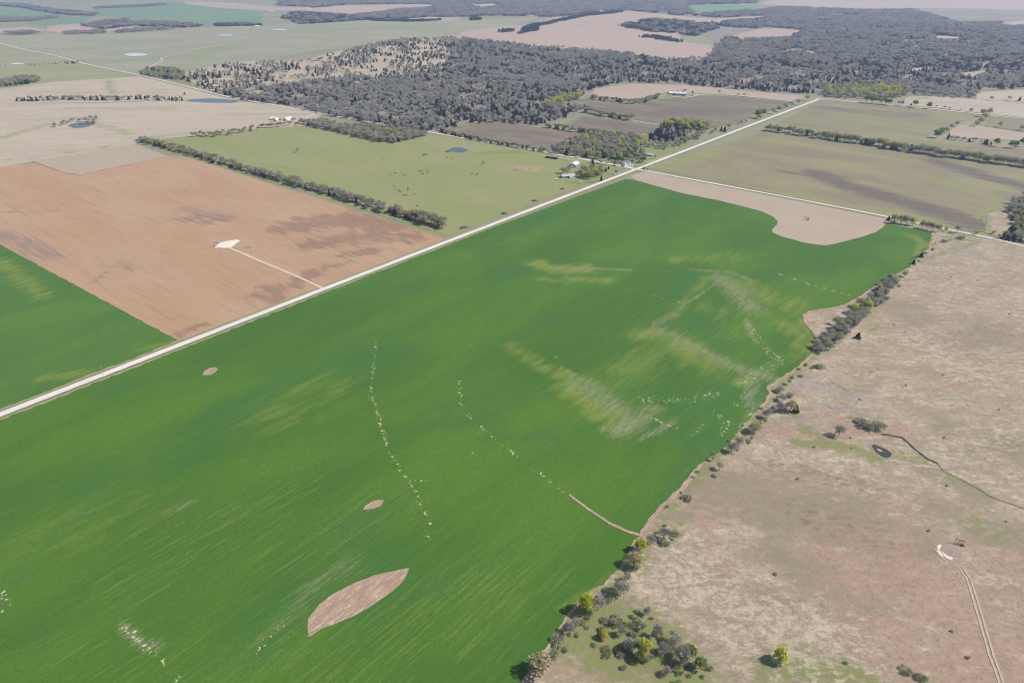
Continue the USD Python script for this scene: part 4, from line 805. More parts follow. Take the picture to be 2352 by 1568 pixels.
grove('at the far farm', [(1522, 218), (1570, 213), (1600, 217)], {'cedar_tree': .5, 'bare_tree': .5}, (6, 9), 14, width=18, seed=36)
grove('on the green fringe of the wood beside the far road corner', [(1890, 223), (1884, 210), (1940, 198), (2080, 205), (2095, 212), (2080, 222), (2050, 228), (1960, 228)], {'yellow_tree': .2, 'budding_tree': .5, 'bare_tree': .3}, (8, 11.5), 11, seed=37)
grove('on the yellow fringe of the wood above the tilled field', [(1235, 246), (1262, 238), (1290, 226), (1330, 219), (1340, 226), (1290, 240), (1260, 248)], {'yellow_tree': .45, 'budding_tree': .55}, (8, 11), 10, seed=38)
grove('in the creek wood at the right edge', [(2310, 482), (2320, 470), (2352, 455), (2500, 440), (2500, 600), (2352, 556), (2300, 545), (2330, 530), (2322, 505)], {'bare_tree': .6, 'cedar_tree': .28, 'budding_tree': .12}, (6, 9), 7.5, seed=39)
grove('along the lower cross road by the creek wood', [(2292, 548), (2310, 550), (2336, 556), (2352, 560)], {'cedar_tree': .5, 'bare_tree': .5}, (5.5, 7.5), 4.0, width=7, seed=40)
grove('in the left tree row beside the long blue pond', [(36, 233), (70, 232), (120, 230), (200, 230), (260, 230), (330, 228), (425, 232)], {'bare_tree': .5, 'cedar_tree': .4, 'budding_tree': .1}, (6.5, 10), 4.2, width=20, gaps=.08, seed=41)
grove('in the clump at the left edge', [(-60, 196), (0, 192), (40, 183), (92, 182), (92, 190), (30, 198), (-60, 206)], {'bare_tree': .4, 'budding_tree': .35, 'cedar_tree': .25}, (8, 12), 9, seed=42)
grove('on the yellow-green edge of the wood at the far gravel road', [(318, 170), (340, 160), (400, 160), (425, 172), (420, 186), (380, 182), (350, 178)], {'budding_tree': .45, 'cedar_tree': .35, 'bare_tree': .2}, (7.5, 10.5), 11, seed=43)
grove('around the small dark pond', [(125, 292), (150, 284), (180, 279), (216, 281), (222, 274), (185, 276)], {'bare_tree': .9, 'shrub': .1}, (5, 7.5), 5.5, width=12, seed=44)
grove('on the far gravel road at the hedge crossing', [(150, 148), (165, 147), (188, 146)], {'bare_tree': .5, 'cedar_tree': .5}, (7, 9), 5.5, width=14, seed=45)
grove('in the thin hedge left of the far gravel road', [(66, 152), (110, 148), (150, 146)], {'cedar_tree': .4, 'bare_tree': .6}, (4, 6.5), 9, width=6, seed=46)
grove('scattered along the pasture hedge at the left edge', [(-20, 158), (25, 155)], {'cedar_tree': .6, 'bare_tree': .4}, (5, 7), 8, width=8, seed=47)
grove('scattered near the wood edge above the gravel road', [(424, 218), (470, 214)], {'cedar_tree': .8, 'bare_tree': .2}, (5, 7), 34, width=22, seed=48)
grove('in the lower thicket beside the green field', [(1330, 1450), (1390, 1415), (1470, 1392), (1530, 1440), (1600, 1495), (1650, 1550), (1560, 1572), (1440, 1540), (1350, 1500)], {'shrub': .74, 'bare_tree': .16, 'green_tree': .10}, (2.6, 5.6), 5.6, seed=49)
grove('among the pale dry grass at the right bottom edge', [(2075, 1540), (2110, 1545), (2140, 1580)], {'shrub': 1}, (4, 6), 4.5, width=5, seed=50)
grove('by the white sheds at the pasture end', [(625, 283), (680, 281), (730, 277)], {'bare_tree': .6, 'budding_tree': .4}, (6, 8.5), 9, width=18, seed=51)
grove('along the farm drive below the dry field', [(1650, 216), (1690, 221), (1730, 224), (1790, 230)], {'budding_tree': .5, 'bare_tree': .5}, (5, 8), 24, width=6, gaps=.2, seed=52)
grove('along the far road among the brown saplings', [(2150, 248), (2190, 253), (2232, 258)], {'bare_tree': 1}, (4, 6), 14, width=3, seed=53)
grove('on the lower edge of the fallow plot', [(2185, 321), (2240, 327), (2290, 334)], {'bare_tree': .8, 'cedar_tree': .2}, (5.5, 8), 5.5, width=6, seed=54)
grove('in the grey wood tongue above the right-hand dry fields', [(2090, 214), (2140, 206), (2240, 212), (2244, 224), (2200, 226), (2140, 222)], {'bare_tree': .9, 'cedar_tree': .1}, (8, 11), 11, seed=55)
grove('on the dry field edge at the right', [(2275, 232), (2310, 232), (2352, 236), (2380, 238)], {'bare_tree': .6, 'cedar_tree': .4}, (8, 11), 12, width=25, gaps=.3, seed=56)
grove('on the farmstead lawn', [(1328, 402), (1345, 392), (1380, 392), (1392, 402), (1370, 412), (1335, 414)], {'budding_tree': .6, 'yellow_tree': .25, 'cedar_tree': .15}, (6.5, 9), 7.5, seed=57)
grove('by the farmhouse lane along the cross road', [(1360, 374), (1400, 380), (1440, 386)], {'bare_tree': .6, 'green_tree': .4}, (4.5, 7), 9, width=5, seed=58)

grove('in the low brush of the creek row beside the grassy notch', [(1884, 806), (1906, 782), (1930, 768), (1950, 748), (1968, 730), (1990, 708), (2016, 686), (2040, 662), (2060, 646)], {'bare_tree': .6, 'shrub': .25, 'budding_tree': .15}, (4.2, 7.0), 2.1, width=13, seed=71)
grove('scattered on the bank between rangeland and green field', [(1500, 1232), (1580, 1130), (1660, 1050), (1740, 975), (1800, 900), (1866, 830)], {'shrub': .8, 'bare_tree': .2}, (2.4, 4.6), 6.5, width=13, gaps=.3, seed=72)
grove('on the upper field edge below the cross road', [(2080, 630), (2110, 598), (2150, 560), (2190, 548)], {'shrub': .8, 'bare_tree': .2}, (2.6, 4.2), 7, width=8, gaps=.3, seed=73)
grove('on the soil edge of the green field down to the tan tree', [(1478, 1240), (1440, 1310), (1395, 1365), (1340, 1430), (1285, 1480), (1262, 1510)], {'shrub': .75, 'bare_tree': .25}, (2.8, 5.2), 4.4, width=9, gaps=.2, seed=74)
grove('scattered singly over the wide dry rangeland', [(1640, 1120), (1800, 930), (1990, 800), (2160, 620), (2352, 620), (2352, 1560), (1850, 1560), (1640, 1400)], {'shrub': 1}, (1.4, 3.0), 46, noise=.6, seed=75)

# woods: too many trees to count beyond the first few hundred
def wood(pts, spacing, mix, hs, noise=0, seed=1):
    grove(None, pts, mix, hs, spacing, noise=noise, seed=seed)
wood([(400, 178), (480, 158), (560, 145), (700, 146), (800, 116), (920, 92), (1036, 87), (1058, 98), (1020, 150), (960, 178), (850, 190), (700, 195), (600, 225), (545, 226), (470, 206)], 15, {'cedar_tree': .6, 'bare_tree': .4}, (7.5, 11), noise=.85, seed=61)
wood([(500, 214), (700, 190), (900, 180), (960, 176), (1000, 215), (1000, 290), (985, 308), (900, 294), (745, 262), (640, 240), (560, 231)], 10, {'bare_tree': .7, 'cedar_tree': .3}, (7, 12), noise=.45, seed=62)
wood([(960, 176), (1020, 150), (1062, 92), (1140, 100), (1370, 120), (1460, 127), (1440, 188), (1367, 202), (1335, 222), (1240, 238), (1225, 250), (1280, 244), (1350, 250), (1300, 270), (1235, 288), (1123, 282), (1072, 287), (1011, 299), (1000, 290), (1000, 215)], 10.5, {'bare_tree': .55, 'cedar_tree': .45}, (7, 12.5), noise=.5, seed=63)
wood([(1460, 127), (1530, 141), (1600, 143), (1700, 148), (1900, 150), (2352, 150), (2600, 160), (2600, 226), (2352, 204), (2240, 208), (2090, 212), (1940, 200), (1884, 212), (1860, 219), (1733, 208), (1583, 195), (1440, 189)], 11, {'cedar_tree': .58, 'bare_tree': .40, 'budding_tree': .02}, (7, 12.5), noise=.55, seed=64)

# the largest few hundred of each kind stand alone, the rest of each kind is one wood
LIMIT = {'bare_tree': 300, 'budding_tree': 300, 'cedar_tree': 300, 'yellow_tree': 300, 'green_tree': 300, 'shrub': 300}
own = {}
for k, *_ in ONES: own[k] = own.get(k, 0) + 1
rest = {}
by = {}
for m in MIXES: by.setdefault(m[1], []).append(m)
for k, ms in by.items():
    px, d = to_px(np.array([m[0] for m in ms]))
    vis = (px[:, 0] > -60) & (px[:, 0] < IW + 60) & (px[:, 1] > -20) & (px[:, 1] < IH + 60)
    size = np.array([m[2] for m in ms]) / d * np.where(vis, 1, 1e-3)
    order = np.argsort(-size); left = LIMIT[k] - own.get(k, 0)
    for j in order:
        xy, kind, h, w, place = ms[j]
        if left > 0 and place and vis[j]:
            plant(kind, xy, h, f'{LOOK[kind]} {place}', CATS[kind], f'{LOOK[kind]}s {place}', w); left -= 1
        elif left > 0 and vis[j]:
            plant(kind, xy, h, f'{LOOK[kind]} in the broad wood beyond the gravel road', CATS[kind], f'{LOOK[kind]}s in the broad wood', w); left -= 1
        else: rest.setdefault(kind, []).append((xy, h * 1.22, w))

def instancer(name, label, cat, protos, xyz, rotz, scl, which):
    pi = UsdGeom.PointInstancer.Define(stage, numbered(name))
    targets = []
    for q, (v, f, mat) in enumerate(protos):
        usdkit.mesh(stage, f'{pi.GetPath()}/form_{q}', (v, f), M[mat]); targets.append(f'{pi.GetPath()}/form_{q}')
    for t in targets: pi.GetPrototypesRel().AddTarget(t)
    pi.CreatePositionsAttr(Vt.Vec3fArray.FromNumpy(np.asarray(xyz, np.float32)))
    pi.CreateProtoIndicesAttr(Vt.IntArray.FromNumpy(np.asarray(which, np.int32)))
    pi.CreateScalesAttr(Vt.Vec3fArray.FromNumpy(np.asarray(scl, np.float32)))
    o = np.zeros((len(xyz), 4)); o[:, 0] = np.cos(np.asarray(rotz) / 2); o[:, 3] = np.sin(np.asarray(rotz) / 2)
    pi.CreateOrientationsAttr(Vt.QuathArray([Gf.Quath(float(a), 0.0, 0.0, float(b)) for a, _, _, b in o]))
    tag(pi, label, cat, kind='stuff')

def far_crown(kind, k):
    rng = np.random.default_rng(500 + k)
    if kind == 'cedar_tree':
        n = 90; z = rng.random(n) ** 1.2; a = rng.uniform(0, 6.28, n); rr = 2.1 * (1 - z) ** .7 * rng.uniform(.75, 1.05, n)
        pts = np.stack([np.cos(a) * rr, np.sin(a) * rr, .4 + z * 5.6], 1)
        return (*leaves(pts, .85, rng, np.stack([np.cos(a), np.sin(a), .4 + 0 * a], 1) * .6, 1.1), 'cedar')
    L = round_lobes(rng, 3.3, 4.8, 3.1)
    if kind == 'shrub': L = [((0, 0, 1.0), 1.5, 1.3)]
    pts, d = lobes_points(110, L, rng, .45)
    v, f = leaves(pts, .62 if kind != 'shrub' else .35, rng, d * .8 + [0, 0, .3], 1.5 if kind == 'bare_tree' else 1.15)
    t = tube((0, 0, -.5), (0, 0, 5.5 if kind != 'shrub' else 1), .2, .08, 4)
    v, f = join([(v, f), t])
    return v, f, {'bare_tree': 'twigs', 'budding_tree': 'bud', 'yellow_tree': 'yellowleaf', 'green_tree': 'greenleaf', 'shrub': 'shrubleaf'}[kind]
WOODS = {'bare_tree': ('bare_wood', 'mass of bare grey trees filling the broad wood beyond the gravel road'), 'cedar_tree': ('cedar_wood', 'mass of dark cedars mixed through the broad wood'),
         'budding_tree': ('budding_wood', 'olive budding trees among the farther tree belts'), 'yellow_tree': ('yellow_wood', 'yellow trees among the farther belts'), 'shrub': ('shrub_growth', 'low shrubs among the farther belts'), 'green_tree': ('green_wood', 'green trees among the farther belts')}
for kind, lst in rest.items():
    rng = np.random.default_rng(7)
    xy = np.array([q[0] for q in lst]); s = np.array([q[1] for q in lst]) / NAT_H[kind]; w = np.array([q[2] for q in lst])
    n = len(xy)
    instancer(*WOODS[kind], 'wood', [far_crown(kind, k) for k in range(4)], np.column_stack([xy, H(xy[:, 0], xy[:, 1])]), rng.uniform(0, 6.28, n), np.column_stack([s * w, s * w, s]), rng.integers(0, 4, n))

# far woods read as one mass: clumps of several crowns
def clump(k, mat, cedar):
    rng = np.random.default_rng(900 + k); parts = []
    for q in range(7):
        x, y = rng.uniform(-14, 14, 2); s = rng.uniform(.9, 1.35)
        if cedar:
            n = 26; z = rng.random(n); a = rng.uniform(0, 6.28, n); rr = 3.0 * (1 - z) ** .7
            pts = np.stack([x + np.cos(a) * rr, y + np.sin(a) * rr, .4 + z * 8.0 * s], 1); parts.append(leaves(pts, 1.7, rng))
        else:
            pts, d = lobes_points(34, [((x, y, 5.6 * s), 4.6 * s, 4.6 * s)], rng, .5); parts.append(leaves(pts, 1.55, rng, d * .5))
    v, f = join(parts)
    return v, f, mat
def far_wood(name, label, polys, spacing, mat, cedar, seed, noise=0.0):
    rng = np.random.default_rng(seed)
    xy = unglade(np.vstack([inside(p, spacing, rng, noise) for p in polys]))
    px, d = to_px(xy); xy = xy[(px[:, 0] > -150) & (px[:, 0] < IW + 150) & (xy[:, 1] < 9500)]
    n = len(xy); s = rng.uniform(.8, 1.2, n)
    instancer(name, label, 'wood', [clump(10 * seed + k, mat, cedar) for k in range(4)], np.column_stack([xy, H(xy[:, 0], xy[:, 1])]), rng.uniform(0, 6.28, n), np.column_stack([s, s, s]), rng.integers(0, 4, n))
FARW = [
    [(1560, 143), (1640, 131), (1650, 108), (1660, 106), (1668, 90), (1740, 93), (1800, 92), (1855, 72), (1900, 66), (2040, 60), (2352, 64), (2500, 66), (2500, 156), (2352, 150), (1900, 150), (1700, 148)],
    [(1652, 62), (1740, 66), (1780, 64), (1855, 70), (1900, 64), (2040, 60), (2280, 62), (2300, 54), (2200, 56), (2170, 46), (2100, 24), (1900, 22), (1800, 18), (1750, 24), (1620, 32), (1590, 36), (1660, 42), (1755, 36), (1762, 44), (1665, 52)],
    [(640, 14), (640, -2), (1560, -2), (1740, -4), (1738, 8), (1660, 9), (1575, 13), (1590, 32), (1560, 37), (1480, 28), (1430, 24), (1370, 28), (1310, 36), (1262, 40), (1240, 38), (1100, 37), (1060, 40), (990, 39), (930, 43), (850, 45), (790, 37), (880, 30), (905, 24), (1002, 19), (992, 10), (790, 12), (720, 18)],
    [(1610, 146), (1680, 126), (1700, 112), (1800, 108), (1900, 118), (1900, 146)]]
far_wood('far_grey_wood', 'far hazy purple-grey wood along the top of the view', FARW, 23, 'fartwigs', False, 3, .75)
far_wood('far_cedar_wood', 'far dark cedars mixed through the hazy purple-grey wood', FARW, 27, 'cedar', True, 8, 1.05)
far_wood('far_budding_wood', 'far olive budding trees mixed through the hazy wood', FARW, 75, 'bud', False, 9, .9)
far_wood('far_cedar_wood', 'far dark cedar patches within the hazy woods', [[(1425, 60), (1490, 46), (1560, 50), (1640, 58), (1648, 66), (1600, 84), (1520, 76), (1470, 70)], [(650, 42), (672, 28), (730, 32), (790, 36), (850, 46), (740, 54), (690, 56)], [(1460, 84), (1500, 84), (1570, 92), (1560, 98)],
    [(1700, 150), (1900, 140), (2352, 130), (2500, 140), (2500, 158), (1700, 152)], [(1610, 56), (1680, 50), (1760, 48), (1740, 62), (1660, 62)], [(1380, 18), (1480, 10), (1540, 14), (1440, 22)], [(2140, 86), (2300, 76), (2300, 96), (2150, 98)], [(1660, 10), (1580, 12), (1560, 2), (1700, 0), (1740, 6)]], 22, 'cedar', True, 4, .8)
far_wood('far_grey_wood', 'far grey trees mixed through the dark cedar patches of the pinkish prairie', [[(1425, 60), (1490, 46), (1560, 50), (1640, 58), (1648, 66), (1600, 84), (1520, 76), (1470, 70)], [(650, 42), (672, 28), (730, 32), (790, 36), (850, 46), (740, 54), (690, 56)]], 34, 'fartwigs', False, 13, .7)
far_wood('far_grey_wood', 'far hazy wood and hedges in the top left corner', [[(0, 10), (60, 12), (150, 26), (222, 32), (215, 37), (140, 34), (60, 20), (0, 14)], [(-40, 46), (0, 40), (60, 44), (130, 40), (130, 43), (60, 50), (-40, 52)], [(190, 60), (240, 50), (290, 46), (330, 53), (395, 54), (470, 60), (430, 64), (300, 60), (240, 68)], [(-40, 78), (60, 76), (100, 78), (60, 80), (-40, 83)], [(200, 21), (300, 15), (380, 11), (380, 13), (300, 18)], [(150, 76), (240, 74), (400, 65), (400, 68), (250, 78), (150, 80)],
    [(545, 56), (590, 57), (598, 59), (500, 61), (495, 57)]], 20, 'fartwigs', False, 6, .75)
far_wood('far_cedar_wood', 'far dark cedars among the hazy hedges of the top left corner', [[(190, 60), (240, 50), (290, 46), (330, 53), (395, 54), (470, 60), (430, 64), (300, 60), (240, 68)], [(0, 10), (60, 12), (150, 26), (222, 32), (215, 37), (140, 34), (60, 20), (0, 14)]], 26, 'cedar', True, 12, .9)
far_wood('far_cedar_wood', 'far dark tree islands on the pinkish prairie and behind the pale prairie', [[(1150, 71), (1180, 70), (1172, 74), (1150, 75)], [(1165, 82), (1200, 78), (1228, 72), (1240, 60), (1222, 58), (1205, 66), (1204, 74), (1180, 80)], [(1235, 57), (1300, 44), (1350, 34), (1430, 27), (1430, 29), (1350, 37), (1300, 47), (1240, 60)], [(1080, 43), (1105, 42), (1100, 48), (1082, 48)], [(490, 57), (600, 58), (600, 60), (490, 61)], [(850, 45), (960, 49), (1010, 47), (1000, 49), (940, 51), (850, 48)]], 19, 'cedar', True, 5, .3)

# ---------------------------------------------------------------- buildings
def box(x0, x1, y0, y1, z0, z1):
    b = trimesh.creation.box((x1 - x0, y1 - y0, z1 - z0)); b.apply_translation(((x0 + x1) / 2, (y0 + y1) / 2, (z0 + z1) / 2))
    return np.array(b.vertices), np.array(b.faces)

def prism(poly_xz, y0, y1):
    """A solid with the outline poly (x, z), running along y."""
    m = trimesh.creation.extrude_polygon(Polygon(poly_xz), y1 - y0)
    v = np.array(m.vertices); v = np.stack([v[:, 0], y1 - v[:, 2], v[:, 1]], 1)
    return v, np.array(m.faces)

def swap(vf):   # run along x instead of y
    v, f = vf
    return v[:, [1, 0, 2]] * [1, -1, 1], f

def moved(vf, d): return vf[0] + np.asarray(d, float), vf[1]

def gable(t, L, W, h, rise, wall, roof, over=.5, off=(0, 0, 0), roofname='roof'):
    """Walls and a pitched roof with its ridge along x, as two parts of t."""
    put('wall', moved(swap(prism([(-W / 2, -.8), (W / 2, -.8), (W / 2, h), (0, h + rise), (-W / 2, h)], -L / 2, L / 2)), off), M[wall], t)
    k = rise / (W / 2); e = W / 2 + over; th = .18
    put(roofname, moved(swap(prism([(-e, h - k * over + .02), (0, h + rise + .02), (e, h - k * over + .02), (e, h - k * over + .02 + th), (0, h + rise + .02 + th), (-e, h - k * over + .02 + th)], -L / 2 - over, L / 2 + over)), off), M[roof], t)

def openings(t, L, W, spots, name='window', mat='glass', w=1.1, h0=.9, h1=2.1, off=(0, 0, 0)):
    for side, x in spots:
        if side in 'fb':
            y = -W / 2 if side == 'f' else W / 2
            b = box(x - w / 2, x + w / 2, y - .06, y + .06, h0, h1)
        else:
            xx = -L / 2 if side == 'l' else L / 2
            b = box(xx - .06, xx + .06, x - w / 2, x + w / 2, h0, h1)
        put(name, moved(b, off), M[mat], t)

t = thing('machine_shed', 'white-roofed blue-walled metal shed at the farmstead', 'shed', at(1319, 382)[0], math.radians(62))
gable(t, 15, 11, 4.2, 2.2, 'blue_wall', 'white_metal', .35)
openings(t, 15, 11, [('l', 0)], 'door', 'white_metal', 4.2, 0.0, 3.9)
openings(t, 15, 11, [('b', 2)], 'window', 'glass', 1.4)
t = thing('bungalow', 'grey-roofed bungalow with a front porch at the farmstead', 'house', at(1304, 407)[0], math.radians(14))
gable(t, 20, 9, 2.8, 2.0, 'blue_wall', 'grey_roof', .5)
gable(t, 5.5, 5, 2.6, 1.3, 'white_wall', 'grey_roof', .4, off=(3.5, -6.0, 0), roofname='porch_roof')
openings(t, 20, 9, [('f', -7), ('f', -4), ('f', -1), ('f', 8), ('l', -2), ('l', 2), ('b', -5), ('b', 4)])
openings(t, 20, 9, [('f', .9)], 'door', 'white_wall', 1.0, 0, 2.1)
put('chimney', box(-2.5, -1.8, .6, 1.3, 3.6, 5.6), M['brush'], t)
t = thing('lean_to_shed', 'small pale open-sided shed between metal shed and cedar', 'shed', at(1347, 387)[0], math.radians(20))
put('roof', swap(prism([(-3.2, 2.3), (3.2, 3.1), (3.2, 3.25), (-3.2, 2.45)], -4.5, 4.5)), M['grey_metal'], t)
put('wall', box(-4.3, 4.3, 2.7, 2.85, -.3, 2.85), M['grey_metal'], t)
for x in (-4.1, 0, 4.1): put('post', box(x - .1, x + .1, -2.9, -2.7, -.3, 2.3), M['pole'], t)
t = thing('loafing_shed', 'long low grey livestock shed beside the gravel road', 'shed', at(1268, 364)[0], math.radians(-31))
put('roof', swap(prism([(-3, 2.2), (3, 3.4), (3, 3.55), (-3, 2.35)], -11, 11)), M['grey_metal'], t)
put('wall', box(-10.8, 10.8, 2.6, 2.75, -.5, 3.2), M['dark_wall'], t)
put('end_wall', box(-10.8, -10.65, -2.7, 2.58, -.5, 2.3), M['dark_wall'], t); put('end_wall', box(10.65, 10.8, -2.7, 2.58, -.5, 2.3), M['dark_wall'], t)
for x in np.linspace(-9, 9, 6): put('post', box(x - .1, x + .1, -2.7, -2.5, -.5, 2.25), M['pole'], t)
t = thing('stock_tank', 'small cream tank trailer on the grass left of the bungalow', 'trailer', at(1279, 413)[0], .3)
c = trimesh.creation.capsule(2.2, .75); c.apply_transform(trimesh.transformations.rotation_matrix(math.pi / 2, [0, 1, 0])); c.apply_translation((-1.1, 0, 1.35))
put('tank', (np.array(c.vertices), np.array(c.faces)), M['cream'], t, smooth=True)
put('chassis', box(-2.0, 2.6, -.5, .5, .45, .6), M['machine'], t)
for x, y in ((-.5, -.75), (-.5, .75)):
    w = trimesh.creation.cylinder(.38, .22); w.apply_transform(trimesh.transformations.rotation_matrix(math.pi / 2, [1, 0, 0])); w.apply_translation((x, y, .38))
    put('wheel', (np.array(w.vertices), np.array(w.faces)), M['machine'], t)
t = thing('farmhouse', 'white two-storey farmhouse with several gables by the crossroads', 'house', at(1444, 381)[0], math.radians(105))
gable(t, 13, 7.5, 5.6, 2.8, 'white_wall', 'grey_roof', .45)
gable(t, 8, 6.5, 5.0, 2.6, 'white_wall', 'white_metal', .4, off=(-2, 6, 0), roofname='wing_roof')
gable(t, 7, 4.5, 2.8, 1.5, 'white_wall', 'white_metal', .4, off=(2.5, -5.6, 0), roofname='porch_roof')
openings(t, 13, 7.5, [('f', -5), ('f', -2), ('l', -1.8), ('l', 1.8), ('r', -1.8), ('r', 1.8), ('b', 4.5)])
openings(t, 13, 7.5, [('f', -5), ('f', -2), ('f', 2), ('f', 5), ('l', -1.8), ('l', 1.8), ('r', -1.8), ('r', 1.8)], h0=3.6, h1=4.9)
openings(t, 13, 7.5, [('f', 5.6)], 'door', 'dark_wall', 1.0, 0, 2.1)
put('chimney', box(1.2, 2.0, -.4, .4, 7.2, 9.4), M['brush'], t)
t = thing('grain_bin', 'small round white grain bin with a cone roof behind the farmhouse', 'grain bin', at(1452, 356)[0])
c = trimesh.creation.cylinder(2.4, 5.2, sections=28); c.apply_translation((0, 0, 2.3)); put('wall', (np.array(c.vertices), np.array(c.faces)), M['grey_metal'], t, smooth=30)
c = trimesh.creation.cone(2.6, 1.5, sections=28); c.apply_translation((0, 0, 4.9)); put('roof', (np.array(c.vertices), np.array(c.faces)), M['white_metal'], t, smooth=40)
put('door', box(-.4, .4, -2.46, -2.3, 0.1, 1.8), M['machine'], t)
t = thing('mobile_home', 'long grey-green mobile home with a pale roof right of the farmhouse', 'mobile home', at(1486, 358)[0], math.radians(-22))
gable(t, 20, 5, 2.9, .7, 'green_wall', 'grey_metal', .3)
openings(t, 20, 5, [('f', -8), ('f', -4.5), ('f', 2.5), ('f', 7), ('r', 0)])
openings(t, 20, 5, [('f', -1)], 'door', 'white_wall', 1.0, .3, 2.3)
t = thing('farm_barn', 'grey-blue barn with a pale roof at the far farm', 'barn', at(1563, 219)[0], math.radians(-12))
gable(t, 26, 13, 4.5, 3.2, 'blue_wall', 'grey_metal', .5)
openings(t, 26, 13, [('f', -7), ('f', 6)], 'door', 'dark_wall', 4, 0, 3.8)
t = thing('farm_house', 'pale-roofed house left of the barn at the far farm', 'house', at(1545, 217)[0], math.radians(-12))
gable(t, 18, 10, 3.2, 2.4, 'dark_wall', 'white_metal', .5)
openings(t, 18, 10, [('f', -6), ('f', 0), ('f', 6)])
for k, (px, py, w, c) in enumerate([(1575, 222, 'white', 'white_metal'), (1590, 221, 'dark', 'machine')]):
    t = thing('pickup_truck', f'{w} pickup truck parked on the drive of the far farm', 'pickup truck', at(px, py)[0], .3 + k)
    put('body', swap(prism([(-.95, .45), (.95, .45), (.95, 1.05), (-.95, 1.05)], -2.7, 2.7)), M[c], t)
    put('cab', box(-.5, 1.3, -.85, .85, 1.05, 1.8), M[c], t)
    put('windscreen', box(1.3, 1.36, -.75, .75, 1.15, 1.7), M['glass'], t)
    for x in (-1.7, 1.7):
        for y in (-.9, .9):
            q = trimesh.creation.cylinder(.4, .24, sections=14); q.apply_transform(trimesh.transformations.rotation_matrix(math.pi / 2, [1, 0, 0])); q.apply_translation((x, y, .4))
            put('wheel', (np.array(q.vertices), np.array(q.faces)), M['machine'], t)
for px, py, L, W, lab, a in [(631, 276, 17, 11, 'left of two white sheds at the end of the cattle pasture', -.5), (662, 276, 15, 11, 'right of two white sheds at the end of the cattle pasture', 1.0),
                             (591, 62, 22, 12, 'far white shed at the edge of the blue-green field', .2), (708, 21, 24, 14, 'far white barn on the tan strip at top left', .1), (624, 28, 20, 12, 'far pale shed at the corner of the blue-green field', .1),
                             (1380, 27, 22, 12, 'far white house in the hazy wood above the pinkish prairie', .3), (1500, 14.5, 26, 14, 'far white barn in the green fields at top centre', .2)]:
    t = thing('white_shed', lab, 'shed', at(px, py)[0], a)
    gable(t, L, W, 3.8, 2.0, 'white_wall', 'white_metal', .4)
    openings(t, L, W, [('l', 0)], 'door', 'grey_metal', 3.6, 0, 3.4)
    openings(t, L, W, [('f', -L / 4), ('f', L / 4)])

# ---------------------------------------------------------------- pumpjacks, pole
def bar(a, b, w):
    return tube(a, b, w, w, 6)
def pumpjack(px, py, rot, label, s=1.0):
    t = thing('pumpjack', label, 'pumpjack', at(px, py)[0], rot, scale=s)
    put('skid', join([box(-3.6, 3.0, -.75, -.5, -.2, .3), box(-3.6, 3.0, .5, .75, -.2, .3), box(-3.6, -3.35, -.5, .5, -.2, .25), box(2.75, 3.0, -.5, .5, -.2, .25)]), M['machine'], t)
    put('samson_post', join([bar((.9, -.7, .3), (.2, -.1, 4.0), .09), bar((.9, .7, .3), (.2, .1, 4.0), .09), bar((-.7, -.6, .3), (.2, -.1, 4.0), .08), bar((-.7, .6, .3), (.2, .1, 4.0), .08)]), M['machine'], t)
    put('walking_beam', prism([(-3.0, 4.35), (3.1, 3.75), (3.1, 4.2), (-3.0, 4.8)], -.14, .14), M['machine'], t)
    th = np.linspace(-.75, .75, 9); o = [(3.0 + .9 * math.cos(q) - .5, 3.95 + 1.5 * math.sin(q)) for q in th]
    put('horse_head', prism(o + [(2.9, 4.9), (2.9, 3.0)], -.22, .22), M['machine'], t)
    put('counterweight', prism([(-3.3, 1.0), (-2.0, .7), (-1.7, 1.6), (-2.3, 2.6), (-3.2, 2.4)], -.85, .85), M['steel'], t)
    put('pitman_arm', join([bar((-2.5, -.95, 1.6), (-2.8, -.2, 4.5), .06), bar((-2.5, .95, 1.6), (-2.8, .2, 4.5), .06)]), M['machine'], t)
    put('gearbox', box(-2.4, -1.2, -.45, .45, .3, 1.4), M['machine'], t)
    put('motor', box(-3.9, -3.0, -.3, .3, .28, .9), M['steel'], t)
    put('polished_rod', bar((3.35, 0, -.1), (3.35, 0, 3.0), .04), M['steel'], t)
    put('wellhead', join([tube((3.35, 0, -.3), (3.35, 0, 1.0), .2, .16, 8), bar((3.35, 0, .6), (4.6, -.4, .15), .06)]), M['steel'], t)
pumpjack(2203, 1250, math.radians(150), 'dark pumpjack on the worn pad at the end of the two-rut track', .72)
pumpjack(498, 566, math.radians(10), 'dark pumpjack on the white gravel pad in the ploughed field', .9)
pumpjack(1852, 506, math.radians(170), 'dark pumpjack standing alone in the pale stubble patch', .9)
t = thing('utility_pole', 'thin wooden utility pole beside the main gravel road at left', 'utility pole', at(238, 861)[0], math.radians(40))
put('pole', tube((0, 0, -.8), (0, 0, 8.5), .15, .10, 8), M['pole'], t)
put('crossarm', box(-1.1, 1.1, -.06, .06, 7.7, 7.85), M['pole'], t)
for x in (-.95, -.4, .4, .95): put('insulator', tube((x, 0, 7.85), (x, 0, 8.1), .05, .04, 6), M['grey_metal'], t)

